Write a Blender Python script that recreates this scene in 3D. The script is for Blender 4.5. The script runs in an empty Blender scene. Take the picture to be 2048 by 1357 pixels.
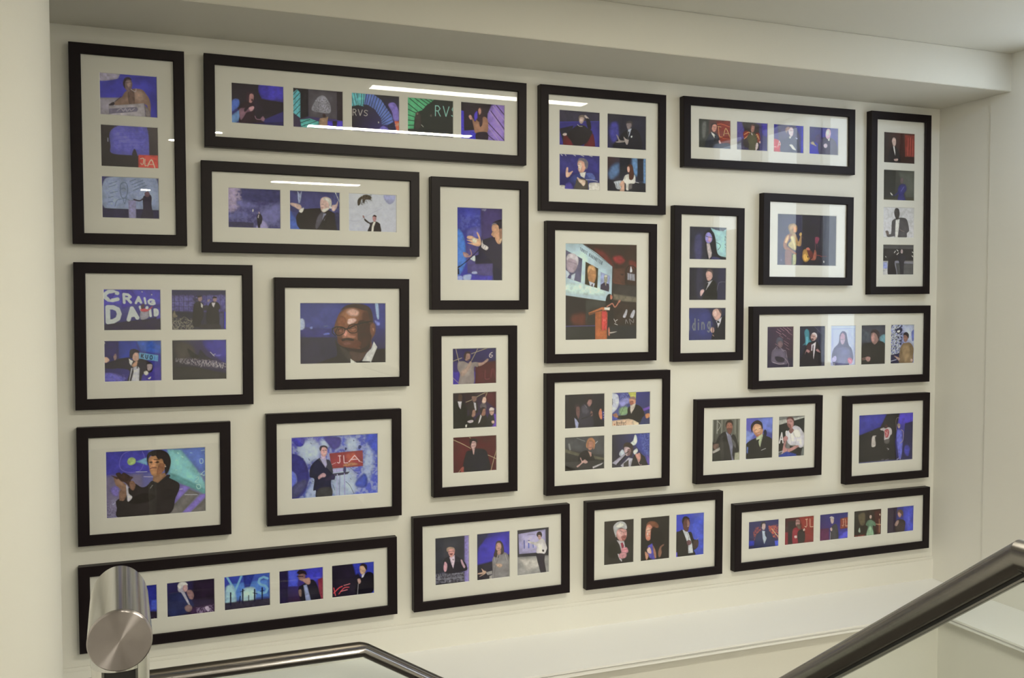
import bpy, bmesh, math, random
import numpy as np
from mathutils import Vector, Matrix
CAM_X=[0.932856, -0.360249, -0.000495]
CAM_UP=[0.015209, 0.038011, 0.999162]
CAM_BACK=[-0.359928, -0.932081, 0.040937]
LENS=32.4101
MOULD=0.0320
FRAMES=[
[1,-0.0668,1.8642,0.3182,0.5879,0.0022,[[-0.0788,0.0812,0.0903,0.2147],[-0.0788,0.0812,-0.0622,0.0622],[-0.0788,0.0812,-0.2147,-0.0903]]],
[2,0.6809,2.0171,1.0657,0.2834,-0.0027,[[-0.4526,-0.2927,-0.0628,0.0624],[-0.2647,-0.1049,-0.0628,0.0624],[-0.0775,0.0823,-0.0628,0.0624],[0.1096,0.2694,-0.0628,0.0624],[0.2956,0.4555,-0.0628,0.0624]]],
[3,0.4814,1.6916,0.6923,0.2819,-0.0039,[[-0.267,-0.1064,-0.062,0.0628],[-0.0786,0.082,-0.062,0.0628],[0.1099,0.2705,-0.062,0.0628]]],
[4,1.0448,1.5953,0.3532,0.4483,-0.0009,[[-0.0825,0.0826,-0.1238,0.1262]]],
[5,1.5188,1.9403,0.5043,0.4394,0.0025,[[-0.176,-0.0158,0.0141,0.1392],[0.0138,0.174,0.0141,0.1392],[-0.176,-0.0158,-0.1409,-0.0157],[0.0138,0.174,-0.1409,-0.0157]]],
[6,2.2455,2.0373,0.8002,0.2617,0.0098,[[-0.3289,-0.1865,-0.0551,0.0536],[-0.1593,-0.0168,-0.0551,0.0536],[0.011,0.1534,-0.0551,0.0536],[0.1813,0.3238,-0.0551,0.0536]]],
[7,2.8886,1.8023,0.3167,0.7475,0.009,[[-0.0845,0.0796,0.1688,0.2947],[-0.0845,0.0796,0.0153,0.1411],[-0.0845,0.0796,-0.1384,-0.0126],[-0.0845,0.0796,-0.293,-0.1671]]],
[8,0.0295,1.2955,0.5104,0.4386,-0.0042,[[-0.1761,-0.0154,0.0164,0.1411],[0.0146,0.1752,0.0164,0.1411],[-0.1761,-0.0154,-0.1384,-0.0138],[0.0146,0.1752,-0.1384,-0.0138]]],
[9,0.5712,1.2959,0.4387,0.3586,-0.0042,[[-0.14,0.1414,-0.0996,0.0992]]],
[10,1.0255,1.0229,0.3079,0.5835,0.0019,[[-0.0806,0.0794,0.0907,0.2158],[-0.0806,0.0794,-0.0623,0.0629],[-0.0806,0.0794,-0.2152,-0.0901]]],
[11,1.5137,1.4321,0.4437,0.5054,0.0016,[[-0.1462,0.1432,-0.1722,0.1757]]],
[12,1.9632,1.4647,0.3115,0.5857,-0.0016,[[-0.0836,0.0812,0.0928,0.2179],[-0.0836,0.0812,-0.0616,0.0635],[-0.0836,0.0812,-0.2144,-0.0894]]],
[13,2.4241,1.6418,0.4376,0.3568,-0.0005,[[-0.1448,0.1424,-0.1008,0.1018]]],
[14,2.6092,1.2187,0.8974,0.323,0.0028,[[-0.3724,-0.2465,-0.0814,0.0824],[-0.2178,-0.0919,-0.0814,0.0824],[-0.0637,0.0623,-0.0814,0.0824],[0.0913,0.2172,-0.0814,0.0824],[0.2453,0.3713,-0.0814,0.0824]]],
[15,1.543,0.9237,0.505,0.4378,0.0,[[-0.177,-0.0169,0.0163,0.1405],[0.0126,0.1726,0.0163,0.1405],[-0.177,-0.0169,-0.1382,-0.014],[0.0126,0.1726,-0.1382,-0.014]]],
[16,-0.0069,0.8457,0.4384,0.3558,-0.0039,[[-0.1415,0.1439,-0.1017,0.1015]]],
[17,0.5417,0.8606,0.4399,0.3596,-0.0021,[[-0.142,0.1418,-0.1004,0.1005]]],
[18,2.2064,0.8612,0.5887,0.3231,-0.0064,[[-0.2185,-0.0925,-0.0811,0.082],[-0.0648,0.0611,-0.0811,0.082],[0.0892,0.2152,-0.0811,0.082]]],
[19,2.8421,0.83,0.4423,0.3627,0.0012,[[-0.1469,0.141,-0.1017,0.0998]]],
[20,0.2579,0.4761,0.973,0.2622,0.0022,[[-0.4093,-0.2678,-0.0541,0.0538],[-0.2399,-0.0984,-0.0541,0.0538],[-0.0701,0.0714,-0.0541,0.0538],[0.0994,0.2409,-0.0541,0.0538],[0.2686,0.4102,-0.0541,0.0538]]],
[21,1.0923,0.5061,0.5811,0.3236,0.003,[[-0.2123,-0.0892,-0.0813,0.0832],[-0.0611,0.062,-0.0813,0.0832],[0.0897,0.2129,-0.0813,0.0832]]],
[22,1.7411,0.5064,0.583,0.3234,-0.0031,[[-0.216,-0.0919,-0.081,0.0836],[-0.0631,0.0609,-0.081,0.0836],[0.0893,0.2133,-0.081,0.0836]]],
[23,2.58,0.4756,0.9844,0.2632,-0.0012,[[-0.4211,-0.2781,-0.0525,0.057],[-0.2491,-0.1061,-0.0525,0.057],[-0.0767,0.0663,-0.0525,0.057],[0.0968,0.2399,-0.0525,0.057],[0.2713,0.4144,-0.0525,0.057]]]]
ART={
(1,0):"""B 86 85 224 79 77 213 196 191 223 92 90 227
P 88 87 224 12 -2 157 1004 -6 999 997 425 1048 8 614
S 201 195 229 19 -16 -14 323 -9 333 74 271 143 -3 195
P 190 185 209 19 -11 597 354 561 314 1007 -10 1036
S 175 145 136 12 276 749 297 616 376 547 439 417 552 340 716 335 799 443 859 589 867 841 810 862 767 675
S 199 170 161 15 588 383 715 370 770 500 740 620 627 592
S 131 107 105 12 490 412 580 357 592 711 513 719 482 567
S 150 125 134 12 415 189 452 100 522 100 560 212 547 329 504 419 457 377 424 303
S 198 168 174 15 465 183 527 154 537 253 491 304
S 79 63 78 12 404 190 438 94 509 71 550 128 480 128 437 206 435 341 408 274
L 103 87 106 12 448 208 538 176
L 218 207 221 15 535 346 608 400 625 329
P 217 212 230 8 151 769 756 657 780 1005 147 1030
P 151 142 151 12 756 657 867 857 865 1009 780 1005
P 145 140 175 12 156 837 625 755 653 803 629 863 154 960
L 234 231 246 8 293 878 361 818 399 876 434 804 461 871 512 804 528 857 591 789
L 54 42 58 12 173 759 235 691 365 540
S 54 42 58 8 151 753 224 677 252 698 234 753""",
(1,1):"""B 76 69 77 104 97 106 62 58 66 80 74 82
S 132 132 246 8 164 179 324 11 562 -1 794 11 830 652 807 688 496 694 190 670 170 486
N 107 106 230 0.5 54 199 41 802 10 808 653 190 646
L 108 108 227 8 253 171 476 122 702 96
L 108 108 227 8 237 269 475 223 701 182
L 108 108 227 8 236 365 474 308 727 289
L 108 108 227 8 276 459 472 417 726 398
L 108 108 227 8 303 546 499 500 696 486
L 182 185 228 19 129 320 127 397
S 80 74 87 12 536 692 554 582 577 541 599 578 620 694
P 246 108 106 4 643 676 999 667 1000 997 638 1004
L 246 246 228 15 676 768 727 756 725 874 696 899 680 869
L 246 246 228 15 755 770 753 919 781 917
L 246 246 228 19 798 931 868 778 928 993
L 246 246 228 12 827 890 896 886""",
(1,2):"""B 83 83 146 97 96 146 70 68 117 71 67 110
S 182 199 246 12 41 135 251 11 743 -34 948 25 978 763 676 752 49 748
N 134 153 220 0.35 31 70 75 971 4 961 732 60 740
L 90 112 159 12 321 352 329 196 380 143 430 171 446 268 432 424 392 507 342 487 321 371
L 90 112 159 10 339 293 373 275 411 297
L 90 112 159 10 355 525 262 568 227 705
L 90 112 159 10 397 515 467 551 508 634
L 90 112 159 8 364 509 390 640 426 482
L 107 127 182 12 137 187 263 122
L 107 127 182 12 122 265 248 201
L 107 127 182 12 148 399 274 354
L 107 127 182 12 119 505 202 478
L 107 127 182 12 117 614 189 595
L 103 121 169 12 487 110 586 53
L 103 121 169 12 514 186 713 70
L 103 121 169 12 556 242 741 123
L 103 121 169 12 540 321 769 192
P 57 53 97 12 -7 758 995 770 995 1006 -11 1017
P 170 168 224 8 453 559 582 545 582 991 458 987
S 59 51 82 8 702 508 737 428 817 401 856 461 853 658 872 999 672 999 704 743
S 126 97 119 8 738 369 795 327 828 404 793 465 748 451
L 79 67 91 31 551 535 650 558 722 488""",
(2,0):"""B 68 59 86 86 75 196 59 62 162 58 55 126
P 57 47 66 19 7 -9 567 -11 564 346 997 397 995 614 323 1035 163 718 4 404
S 86 77 221 23 548 -21 999 -6 997 313 583 332
S 100 134 245 16 13 473 76 396 151 424 137 579 2 710
S 131 175 246 14 1 828 109 700 163 671 171 859 71 982 -2 989
S 64 43 63 12 155 624 201 502 291 445 400 458 435 644 442 834 579 893 688 1017 179 1001 163 766
S 166 125 154 9 151 644 254 603 362 604 421 551 420 610 380 674 289 706 216 855 169 888
S 56 39 61 7 245 627 326 560 319 608 253 698
S 206 155 163 9 322 229 383 222 423 289 411 397 372 470 327 441 314 336
S 77 53 74 9 285 280 320 210 401 201 423 246 369 243 339 298 331 441 291 433
S 49 7 28 5 378 379 400 368 400 415 382 422
S 242 192 212 9 326 596 399 543 428 574 398 648 353 662
L 167 129 158 21 443 786 470 851 543 858
S 167 129 158 9 543 848 589 773 612 799 627 841 601 896
P 43 36 107 19 179 989 994 879 999 991 179 1025""",
(2,1):"""B 75 68 80 75 65 77 72 61 89 93 84 184
P 116 211 233 7 0 138 95 41 150 122 147 752 -2 621
L 35 48 66 16 0 206 91 71
L 35 48 66 16 -1 331 141 123
L 35 48 66 16 2 476 142 263
L 35 48 66 16 16 595 141 418
L 35 48 66 16 53 700 140 583
P 50 45 59 7 -1 -6 306 4 302 693 154 765 158 122 76 34 -1 114
P 100 95 111 7 306 9 868 46 869 723 310 698
P 114 218 222 7 143 786 336 744 507 806 506 977 165 987
L 35 48 66 16 143 873 336 770
L 35 48 66 16 165 956 469 795
L 35 48 66 16 297 985 507 884
S 188 189 213 7 375 536 399 388 472 229 568 146 644 180 716 307 746 451 719 576 527 570
N 100 98 113 0.7 14 396 242 721 209 729 550 394 558
P 53 42 56 7 868 22 1004 3 1001 745 869 733
P 98 80 243 12 660 777 989 747 1000 987 659 997
P 53 42 56 9 776 766 873 757 852 992 794 998
S 185 154 134 7 519 753 584 706 651 695 690 664 683 750 660 948 525 980
S 74 53 57 7 584 613 627 604 646 656 622 697 592 681
P 64 51 67 9 506 972 660 948 659 1007 506 1011""",
(2,2):"""B 63 62 67 65 62 67 50 44 59 77 65 165
P 127 221 242 5 1 -5 193 6 251 335 133 317 3 359
L 51 58 73 14 1 27 54 354
L 51 58 73 14 55 8 113 336
L 51 58 73 14 114 7 153 325
L 51 58 73 14 173 6 192 316
L 51 58 73 14 232 10 241 316
P 131 229 246 5 159 -3 297 -12 257 289 99 313
P 126 153 246 5 297 -12 456 11 615 136 836 527 879 824 744 761 624 772 604 599 475 387 336 289 257 289
L 45 46 79 15 317 -14 277 287
L 45 46 79 15 369 0 308 304
L 45 46 79 15 424 4 356 324
L 45 46 79 15 476 29 399 350
L 45 46 79 15 532 58 451 384
L 45 46 79 15 586 102 495 430
L 45 46 79 15 639 159 530 476
L 45 46 79 15 691 216 558 529
L 45 46 79 15 736 286 582 576
L 45 46 79 15 772 363 598 625
L 45 46 79 15 800 443 614 673
L 45 46 79 15 820 529 626 717
L 45 46 79 15 840 627 630 762
L 45 46 79 15 214 -8 205 295
L 45 46 79 15 258 -8 245 291
S 155 140 246 12 756 247 837 176 917 218 978 413 988 613 876 636 836 427
P 53 53 89 10 744 761 866 675 920 909 754 923
S 142 134 246 15 573 877 654 794 754 861 774 934 553 953
P 246 130 106 2 884 653 1002 642 1001 902 926 896
L 246 242 218 7 920 708 920 771 900 767
L 246 242 218 7 961 696 945 773
L 246 242 218 7 961 696 977 770
T 246 243 246 12 24 419 345 425 339 574 20 592 RVS
S 246 246 246 5 546 704 562 695 566 732 550 734""",
(2,3):"""B 61 71 68 59 62 64 51 55 57 53 55 58
P 115 221 171 7 8 10 571 13 508 91 404 183 321 313 196 376 155 531 138 812 7 823
L 44 61 63 20 12 166 217 348
L 44 61 63 20 53 36 331 292
L 44 61 63 20 146 6 383 205
L 44 61 63 20 259 5 449 153
L 44 61 63 20 362 4 508 106
L 44 61 63 20 470 8 550 61
L 44 61 63 20 8 313 196 406
L 44 61 63 20 7 460 155 506
L 44 61 63 20 7 596 147 608
L 44 61 63 20 7 735 138 723
T 179 246 242 20 581 160 1087 161 1077 432 581 446 RVS
S 78 71 74 7 176 428 238 372 289 468 278 774 165 809
S 142 124 116 5 196 406 229 383 234 433 205 446
L 246 246 246 7 299 696 341 743
S 121 112 111 7 487 424 518 406 524 459 495 469""",
(2,4):"""B 76 68 74 91 65 163 83 74 243 170 138 246
P 57 46 60 12 3 4 690 2 603 276 581 695 84 765 2 230
P 88 77 244 15 11 230 73 249 79 1011 11 1004
S 102 83 244 15 310 304 375 220 375 402 310 486
P 172 146 246 7 603 276 690 59 756 13 1001 7 993 1006 582 1009
L 79 58 123 25 679 191 988 660
L 79 58 123 25 800 22 999 291
L 79 58 123 25 614 510 978 950
L 79 58 123 25 593 825 801 1011
L 208 184 246 17 647 194 977 726
L 208 184 246 17 723 56 988 423
L 208 184 246 17 614 614 867 985
P 77 73 237 15 213 780 353 780 353 1007 213 1003
S 74 53 64 10 375 246 396 127 455 108 505 208 538 387 472 575 396 556
S 214 162 150 7 398 171 433 131 455 186 455 270 416 315 394 244
S 184 139 119 10 256 413 321 511 353 456 418 502 516 363 592 408 616 562 582 787 342 820 299 694
S 74 53 64 10 418 398 483 392 483 574 429 631
S 221 175 171 7 180 381 213 334 251 375 251 452 213 456
S 52 39 59 10 353 806 592 773 593 997 364 1006""",
(3,0):"""B 110 105 177 64 62 126 72 71 135 75 74 138
P 67 68 132 22 228 19 1001 15 1000 313 225 355
S 182 168 217 33 8 4 185 22 163 219 204 356 182 498 14 590
N 218 204 239 0.6 45 1 5 228 19 267 409 98 586 2 591
S 120 121 194 56 184 301 437 344 564 450 436 513 183 442
S 124 125 197 56 649 502 984 343 998 712 733 894 627 729
S 105 108 180 50 14 646 351 573 350 742 13 758
N 144 146 218 0.35 61 -1 367 1000 313 996 997 -5 996
P 57 54 102 22 0 842 476 849 476 1004 -1 996
S 181 175 237 28 518 960 605 843 648 785 733 894 732 994 561 1001
S 38 31 55 6 537 691 563 625 606 623 640 715 630 842 604 900 593 1000 565 1001 545 846
S 207 183 205 6 568 585 585 573 595 612 576 630
P 234 232 246 6 567 647 580 647 567 732 554 719
S 246 246 246 8 461 517 478 525 470 581 453 568""",
(3,1):"""B 74 74 141 82 83 164 75 88 170 63 59 105
P 76 77 144 22 3 7 1001 5 1000 395 348 573 0 532
S 84 113 211 22 0 532 83 643 236 981 0 996
P 188 201 246 11 156 15 207 92 240 10 228 177 205 322 177 323 162 181
L 64 65 129 8 207 6 199 322
P 230 237 246 8 906 5 1000 279 996 308 888 12
N 98 110 177 0.5 33 797 29 1001 17 998 950 818 666
S 47 40 47 11 227 493 371 451 594 428 751 466 886 547 935 661 925 996 258 1003 127 698
S 102 99 119 11 537 679 616 531 683 499 660 673 547 939 502 912
P 160 164 197 8 660 558 717 555 682 730 633 762
P 47 40 47 8 683 614 728 583 592 937 547 968
S 233 204 204 11 19 326 85 322 205 356 238 435 194 488 106 427 36 382
S 246 246 246 8 211 465 278 433 264 519 226 561 183 523
S 237 206 207 11 599 272 628 169 718 132 808 188 823 317 773 436 683 522 627 501 605 401
S 246 246 246 17 639 197 729 149 808 202 819 347 785 392 763 292 707 222
S 246 246 246 14 634 466 751 408 762 451 672 522
L 122 94 97 8 621 328 661 326
L 142 79 86 8 612 415 661 407
S 227 201 206 11 830 346 909 313 951 223 936 370 875 489 830 462
S 57 59 105 17 886 547 999 599 993 996 934 987
S 234 232 246 8 774 364 819 376 830 419 785 421""",
(3,2):"""B 221 227 246 214 222 246 213 220 246 217 222 246
S 186 193 246 22 729 17 942 -1 942 160 847 254 753 170
L 186 193 227 8 354 589 517 478 682 366
L 186 193 227 6 3 708 192 714 354 589
S 72 64 58 8 188 289 193 171 263 85 309 106 263 168 239 286 205 323
S 93 82 75 11 286 64 379 29 467 83 448 157 355 162 309 253 286 166
N 36 31 30 0.6 22 189 84 472 15 483 185 262 314
L 114 99 80 11 216 258 309 48
S 48 37 45 6 326 641 377 691 447 747 540 708 634 757 653 827 652 1005 395 1009 437 807 377 750 326 694
P 246 246 246 6 512 721 559 718 517 862 507 1005 465 1006 479 834
S 197 149 159 6 494 591 529 554 569 579 564 683 526 720 498 680
S 46 31 41 6 489 598 522 543 573 570 564 600 517 584
S 156 119 131 6 289 572 317 576 326 635 298 624""",
(4,0):"""B 61 61 161 68 61 127 65 69 204 49 45 116
P 69 76 185 17 3 5 516 1 516 300 187 365 2 310
P 73 61 127 15 516 1 1004 -2 1004 498 515 506
S 83 138 239 15 2 339 118 351 187 510 198 729 93 891 0 907
N 131 139 235 0.35 29 72 105 504 95 504 300 71 308
S 97 98 186 23 234 305 492 271 492 418 234 422
P 88 80 157 15 187 510 468 506 468 888 233 890
P 39 34 74 9 397 654 800 634 1004 498 996 988 800 998 776 886 397 771
P 88 79 149 9 233 773 776 756 776 945 233 890
P 69 62 196 12 0 928 776 923 752 999 0 1003
S 173 191 246 12 139 927 303 912 279 989 151 993
S 154 169 246 9 14 936 111 935 111 990 13 991
P 24 20 65 7 468 536 705 473 1004 469 1004 988 800 989 800 753 397 757 397 654 468 638
S 42 37 68 6 539 446 1004 409 1004 854 610 637 515 564
S 218 172 145 4 753 266 800 214 944 211 1004 247 1004 365 980 410 944 484 877 477 819 412 781 387 743 362 767 325
S 170 129 113 6 920 293 996 261 996 410 944 440
S 43 35 60 4 757 237 800 192 896 163 1004 158 1004 291 958 274 920 285 896 234 824 215
L 188 184 217 4 762 229 800 209 853 208
L 64 41 48 6 786 319 757 328
S 63 9 18 4 791 401 829 400 819 421
S 237 209 185 6 920 440 996 395 996 410 944 476
S 242 198 170 4 234 390 327 388 398 414 468 418 426 346 450 336 501 403 520 491 468 527 351 511 222 484 327 479 206 444 327 438 222 422
S 246 238 222 6 327 421 421 426 421 478 351 479
S 239 233 241 4 549 439 567 490 657 521 681 547 638 577 563 556 527 527
L 42 37 68 6 577 505 563 534
L 42 37 68 6 619 525 600 560
S 193 154 158 4 128 616 187 613 257 641 233 656 303 640 276 568 304 579 327 640 280 673 163 674
S 221 233 246 4 308 684 386 654 388 730 280 699
L 15 11 53 12 23 822 140 768 280 693 480 568
L 15 11 53 20 12 826 51 804
P 15 11 53 6 5 834 46 833 51 913 4 914
S 177 188 237 6 326 875 420 867 432 900 326 901
S 129 128 172 7 528 24 634 11 622 43 563 41""",
(5,0):"""B 71 67 64 74 70 83 58 54 154 57 53 165
P 62 58 85 23 10 9 1008 1 1005 260 10 345
P 63 57 157 23 5 337 1005 245 1001 1006 2 1009
L 88 85 220 9 20 353 1000 252
P 38 35 57 14 9 533 346 418 195 1012 119 989
S 112 30 44 12 109 757 157 710 270 774 321 916 371 1014 119 1018
S 112 30 44 12 664 831 702 652 805 600 851 729 856 1008 600 997
S 34 27 40 12 195 692 296 539 447 410 600 397 702 476 805 556 753 707 651 891 397 998 296 859
S 198 174 172 9 478 232 503 142 574 121 612 191 595 280 549 354 498 332
S 246 222 218 12 498 230 562 219 574 282 523 310
S 135 120 115 9 468 204 498 128 579 106 625 137 620 196 569 172 503 189 483 261
S 227 211 212 9 610 127 651 112 727 205 707 242 651 188
L 246 246 246 9 447 381 485 424 562 424
S 227 211 212 9 84 687 132 645 185 652 175 706 119 721
S 34 27 40 12 651 217 740 224 779 470 702 476""",
(5,1):"""B 48 45 57 40 35 63 44 41 91 31 27 47
S 73 72 176 64 111 280 268 266 282 681 138 811 59 521
S 37 35 63 58 399 47 1007 -6 1004 987 401 1030
S 20 17 39 17 295 680 453 459 665 382 825 519 867 996 322 1000 138 930
S 142 129 136 9 484 278 505 211 598 194 625 266 606 357 559 433 511 395
S 74 67 74 9 474 264 500 193 585 168 638 211 638 325 617 297 601 238 519 245
P 208 216 243 6 527 423 617 386 559 600 520 687
P 7 7 23 6 532 483 564 480 533 662 512 663
S 229 237 246 6 596 609 634 588 634 630 607 650
S 180 169 171 9 232 596 274 622 327 737 448 746 427 789 269 813 211 794 285 758
S 199 187 191 9 416 635 480 696 546 720 507 858 454 787""",
(5,2):"""B 56 53 137 57 55 140 40 36 101 62 61 129
P 64 63 149 23 4 64 996 26 991 484 4 544
L 239 242 246 14 44 24 82 59
L 239 242 246 14 144 17 169 56
L 239 242 246 14 346 15 397 46
L 239 242 246 14 524 14 600 44
L 239 242 246 14 728 15 805 36
S 233 231 229 9 693 826 754 776 992 780 992 1011 693 1003
S 218 216 212 9 -1 893 144 885 154 1007 -2 1010
S 59 71 143 12 225 793 295 629 447 532 651 490 831 553 909 726 728 795 703 1003 371 1005 371 814
S 97 115 194 12 651 520 805 510 883 668 754 676
S 80 72 171 12 157 855 245 786 321 876 331 1004 154 1013
S 93 87 84 12 397 813 447 664 652 681 703 826 677 992 371 1002
S 245 191 175 9 442 283 473 179 575 157 639 241 639 388 575 495 498 499 453 400 473 354
S 246 222 208 12 460 282 524 219 549 364 486 456
S 136 131 147 12 435 225 486 110 600 97 692 179 703 296 664 410 626 301 600 200 498 162
L 112 55 55 9 463 405 503 402
L 92 59 65 9 453 277 503 273
P 246 246 246 9 498 514 651 475 613 654 524 601
S 246 201 186 9 169 432 190 372 220 385 225 516 326 466 316 513 240 635 174 650 159 534
L 246 201 186 12 195 386 205 473
S 246 217 203 9 435 635 524 689 626 712 636 800 588 876 524 806 473 750
L 200 203 231 17 652 696 806 696 935 724""",
(5,3):"""B 70 46 49 57 70 110 49 51 70 47 51 70
S 98 131 184 75 139 256 297 187 297 455 114 644 35 471
S 115 157 214 41 640 15 761 22 775 426 722 520 641 284
S 115 157 214 46 895 118 994 51 986 897 923 719
P 33 34 53 23 323 6 614 1 509 442 324 633
P 33 34 53 23 774 21 921 11 923 659 776 667
P 29 30 47 23 -6 651 403 688 985 716 986 982 -11 1002
S 201 210 226 12 187 706 416 681 377 899 245 905 206 788
L 57 64 76 12 245 756 258 890
L 57 64 76 12 298 724 303 888
S 246 246 246 12 416 627 456 520 562 475 695 491 717 610 695 732 562 754 549 920 483 923 469 744 377 719
S 91 53 41 9 513 262 561 194 641 224 668 373 682 522 642 629 562 619 548 440 514 412
S 246 196 186 9 508 293 548 254 575 318 562 409 522 406
S 225 185 169 9 319 782 377 674 435 701 443 835 430 980 324 985 351 870
P 108 104 107 9 549 755 642 749 629 885 536 920
L 233 232 239 14 695 686 802 711""",
(6,0):"""B 79 76 78 113 55 49 51 55 58 133 36 32
P 62 65 63 45 3 11 323 15 323 975 2 996
S 119 120 120 51 122 158 237 117 208 599 122 605
P 133 45 39 25 554 61 1003 13 998 737 612 892
L 246 182 126 25 612 233 641 552 729 578
L 246 212 148 16 589 225 694 243
L 246 212 148 22 772 527 845 280 977 593
L 246 212 148 13 810 453 927 445
L 246 127 88 19 525 191 612 153 728 144 962 223
L 246 127 88 16 729 627 992 641
N 174 61 51 0.4 32 554 61 997 26 992 738 583 765
S 39 42 60 10 280 786 323 527 410 440 554 478 641 633 671 824 583 1010 266 1004
S 39 42 60 13 208 791 323 591 352 1005 208 1008
P 246 246 246 6 381 426 467 484 525 544 496 643 415 520
P 7 7 18 6 491 534 525 544 514 770 485 740
S 230 166 153 10 404 232 444 153 540 152 560 253 525 384 467 426 415 360
S 70 52 59 10 381 202 439 127 554 144 572 220 525 166 439 191 410 296
L 113 66 67 10 467 340 525 336
L 70 43 46 10 439 255 543 248
S 246 198 202 6 618 715 659 696 705 838 685 887 636 810
S 62 70 102 19 496 851 904 776 992 867 992 997 496 1002""",
(6,1):"""B 87 78 122 72 63 121 67 62 82 72 66 141
P 67 58 62 32 184 13 542 2 722 86 724 938 544 998 215 840
P 97 86 166 25 7 11 155 32 244 252 244 578 7 724
P 80 68 187 25 783 16 995 6 996 525 814 407
S 154 59 51 19 214 385 333 311 393 404 304 573 229 546
S 154 59 51 19 603 389 723 381 754 608 663 680
L 246 182 126 22 244 447 378 356 423 402 244 594
L 246 212 148 19 588 537 648 412 717 578
L 246 212 148 13 609 503 687 498
S 99 96 74 10 328 572 378 438 483 365 603 422 663 614 634 813 574 996 394 975 394 763
S 197 144 135 10 446 172 482 98 557 98 572 195 543 328 483 349 447 270
S 114 77 73 10 429 173 482 78 566 91 557 138 482 137 459 269
L 56 39 45 10 467 170 557 164
P 239 223 229 6 465 350 501 396 513 461 471 431
S 85 73 58 13 423 304 408 256 468 301
S 228 212 217 6 609 781 648 697 688 743 679 875 604 978
S 227 187 185 6 709 676 748 634 769 689 739 724
N 159 154 202 0.5 19 7 821 245 838 245 1001 8 983
N 159 154 202 0.5 19 754 936 997 937 997 996 755 1001""",
(6,2):"""B 58 52 165 54 53 176 92 55 105 54 53 179
P 88 83 128 45 135 13 722 12 880 384 882 985 199 994
S 223 72 87 16 2 545 229 628 245 985 3 987
T 246 246 246 16 -32 580 260 576 260 808 -16 816 LA
S 75 76 111 16 260 626 383 518 568 406 755 459 850 720 820 1003 261 997
S 246 223 234 10 490 179 536 102 629 102 655 217 630 368 562 400 506 310
S 180 149 150 13 382 187 449 82 536 92 499 178 450 248 432 316
L 101 74 84 10 521 210 636 201
P 246 246 246 10 506 410 599 397 553 490 522 475
S 246 246 246 10 520 708 600 686 663 749 741 877 632 851 570 772
S 209 207 246 13 724 445 793 457 771 492
P 65 63 220 25 926 13 1004 7 1002 998 914 997""",
(6,3):"""B 59 52 165 74 68 157 59 55 212 95 92 177
P 64 54 132 32 10 5 442 10 445 533 12 562
S 72 65 99 19 317 542 476 362 765 376 928 568 963 991 383 1010
S 246 208 238 10 555 221 603 66 699 55 732 175 717 311 637 418 572 355
S 246 246 246 13 571 152 667 78 684 212 604 319
P 246 246 246 10 637 418 717 345 685 483 637 469
S 239 223 246 10 493 631 573 575 622 639 590 726 516 724
S 207 191 164 6 56 576 142 537 190 617 254 697 142 654 69 625
S 74 54 121 25 220 346 379 267 413 535 253 580""",
(7,0):"""B 51 42 44 96 43 43 34 24 27 56 21 24
P 156 60 53 19 665 64 993 65 992 939 906 755 681 769
L 227 103 94 14 782 150 765 716
L 227 103 94 14 853 145 844 711
L 227 103 94 14 928 187 915 754
L 93 25 24 14 815 124 811 714
L 93 25 24 14 890 143 886 709
P 47 15 18 19 532 778 1000 749 1002 986 488 996
S 19 10 22 14 162 707 216 517 321 440 414 504 508 685 525 942 165 987
S 220 194 188 9 259 280 305 174 379 207 389 365 344 452 288 409
P 246 246 246 9 298 441 344 452 373 647 365 750 317 557
S 202 173 167 9 329 865 449 839 450 900 367 919""",
(7,1):"""B 63 62 61 96 97 94 50 50 51 66 67 62
P 50 50 49 28 -3 14 397 11 360 985 1 999
P 96 99 94 38 468 78 1000 2 1004 856 731 867
P 76 74 60 19 1 920 1004 894 1001 989 1 999
S 62 61 131 14 459 643 495 523 587 448 704 466 738 630 660 775 704 981 462 981 488 783
S 117 98 106 9 530 310 576 237 632 267 633 375 587 439 540 403
S 53 51 114 14 243 816 359 811 473 689 488 773 359 844
S 246 246 246 9 219 738 275 768 303 828 257 816
L 122 121 207 19 566 685 658 539""",
(7,2):"""B 225 226 235 222 223 232 233 234 246 236 236 246
N 183 183 186 0.4 75 17 21 994 6 989 977 12 996
S 96 93 99 9 275 558 297 439 412 365 598 336 762 402 836 733 767 839 735 991 372 999 371 942 163 974 121 867 255 864
S 73 69 71 9 355 155 400 36 493 56 527 197 505 339 436 393 374 296
P 246 246 246 9 403 413 528 385 499 741 474 987 390 989 392 696
S 117 104 103 9 83 788 162 772 195 889 140 914
L 139 126 125 23 508 693 602 762 672 784
L 45 43 57 14 390 484 383 743""",
(7,3):"""B 76 75 80 81 78 84 183 183 189 164 164 171
P 53 50 54 14 10 135 998 144 997 526 9 534
P 204 204 212 14 9 534 175 547 179 1000 4 1001
P 157 157 179 9 379 531 705 529 706 576 998 574 997 1004 429 1000
P 96 95 99 14 416 602 998 622 997 980 476 991
L 246 246 246 23 367 271 404 214
L 246 246 246 23 450 176 487 213
L 246 246 246 23 506 270 451 327
L 246 246 246 23 947 240 976 264
L 246 246 246 23 939 360 968 398
L 246 246 246 19 91 393 109 416
S 38 32 41 14 175 557 215 415 354 342 461 365 425 507 379 602 439 1000 179 1000
S 55 53 64 14 480 412 563 340 680 339 751 433 683 600 663 995 579 995 538 649
S 202 183 189 9 571 212 608 150 646 211 628 287 581 278
P 171 183 246 9 19 581 148 580 150 783 21 784
L 246 246 246 9 38 628 130 628""",
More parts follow.
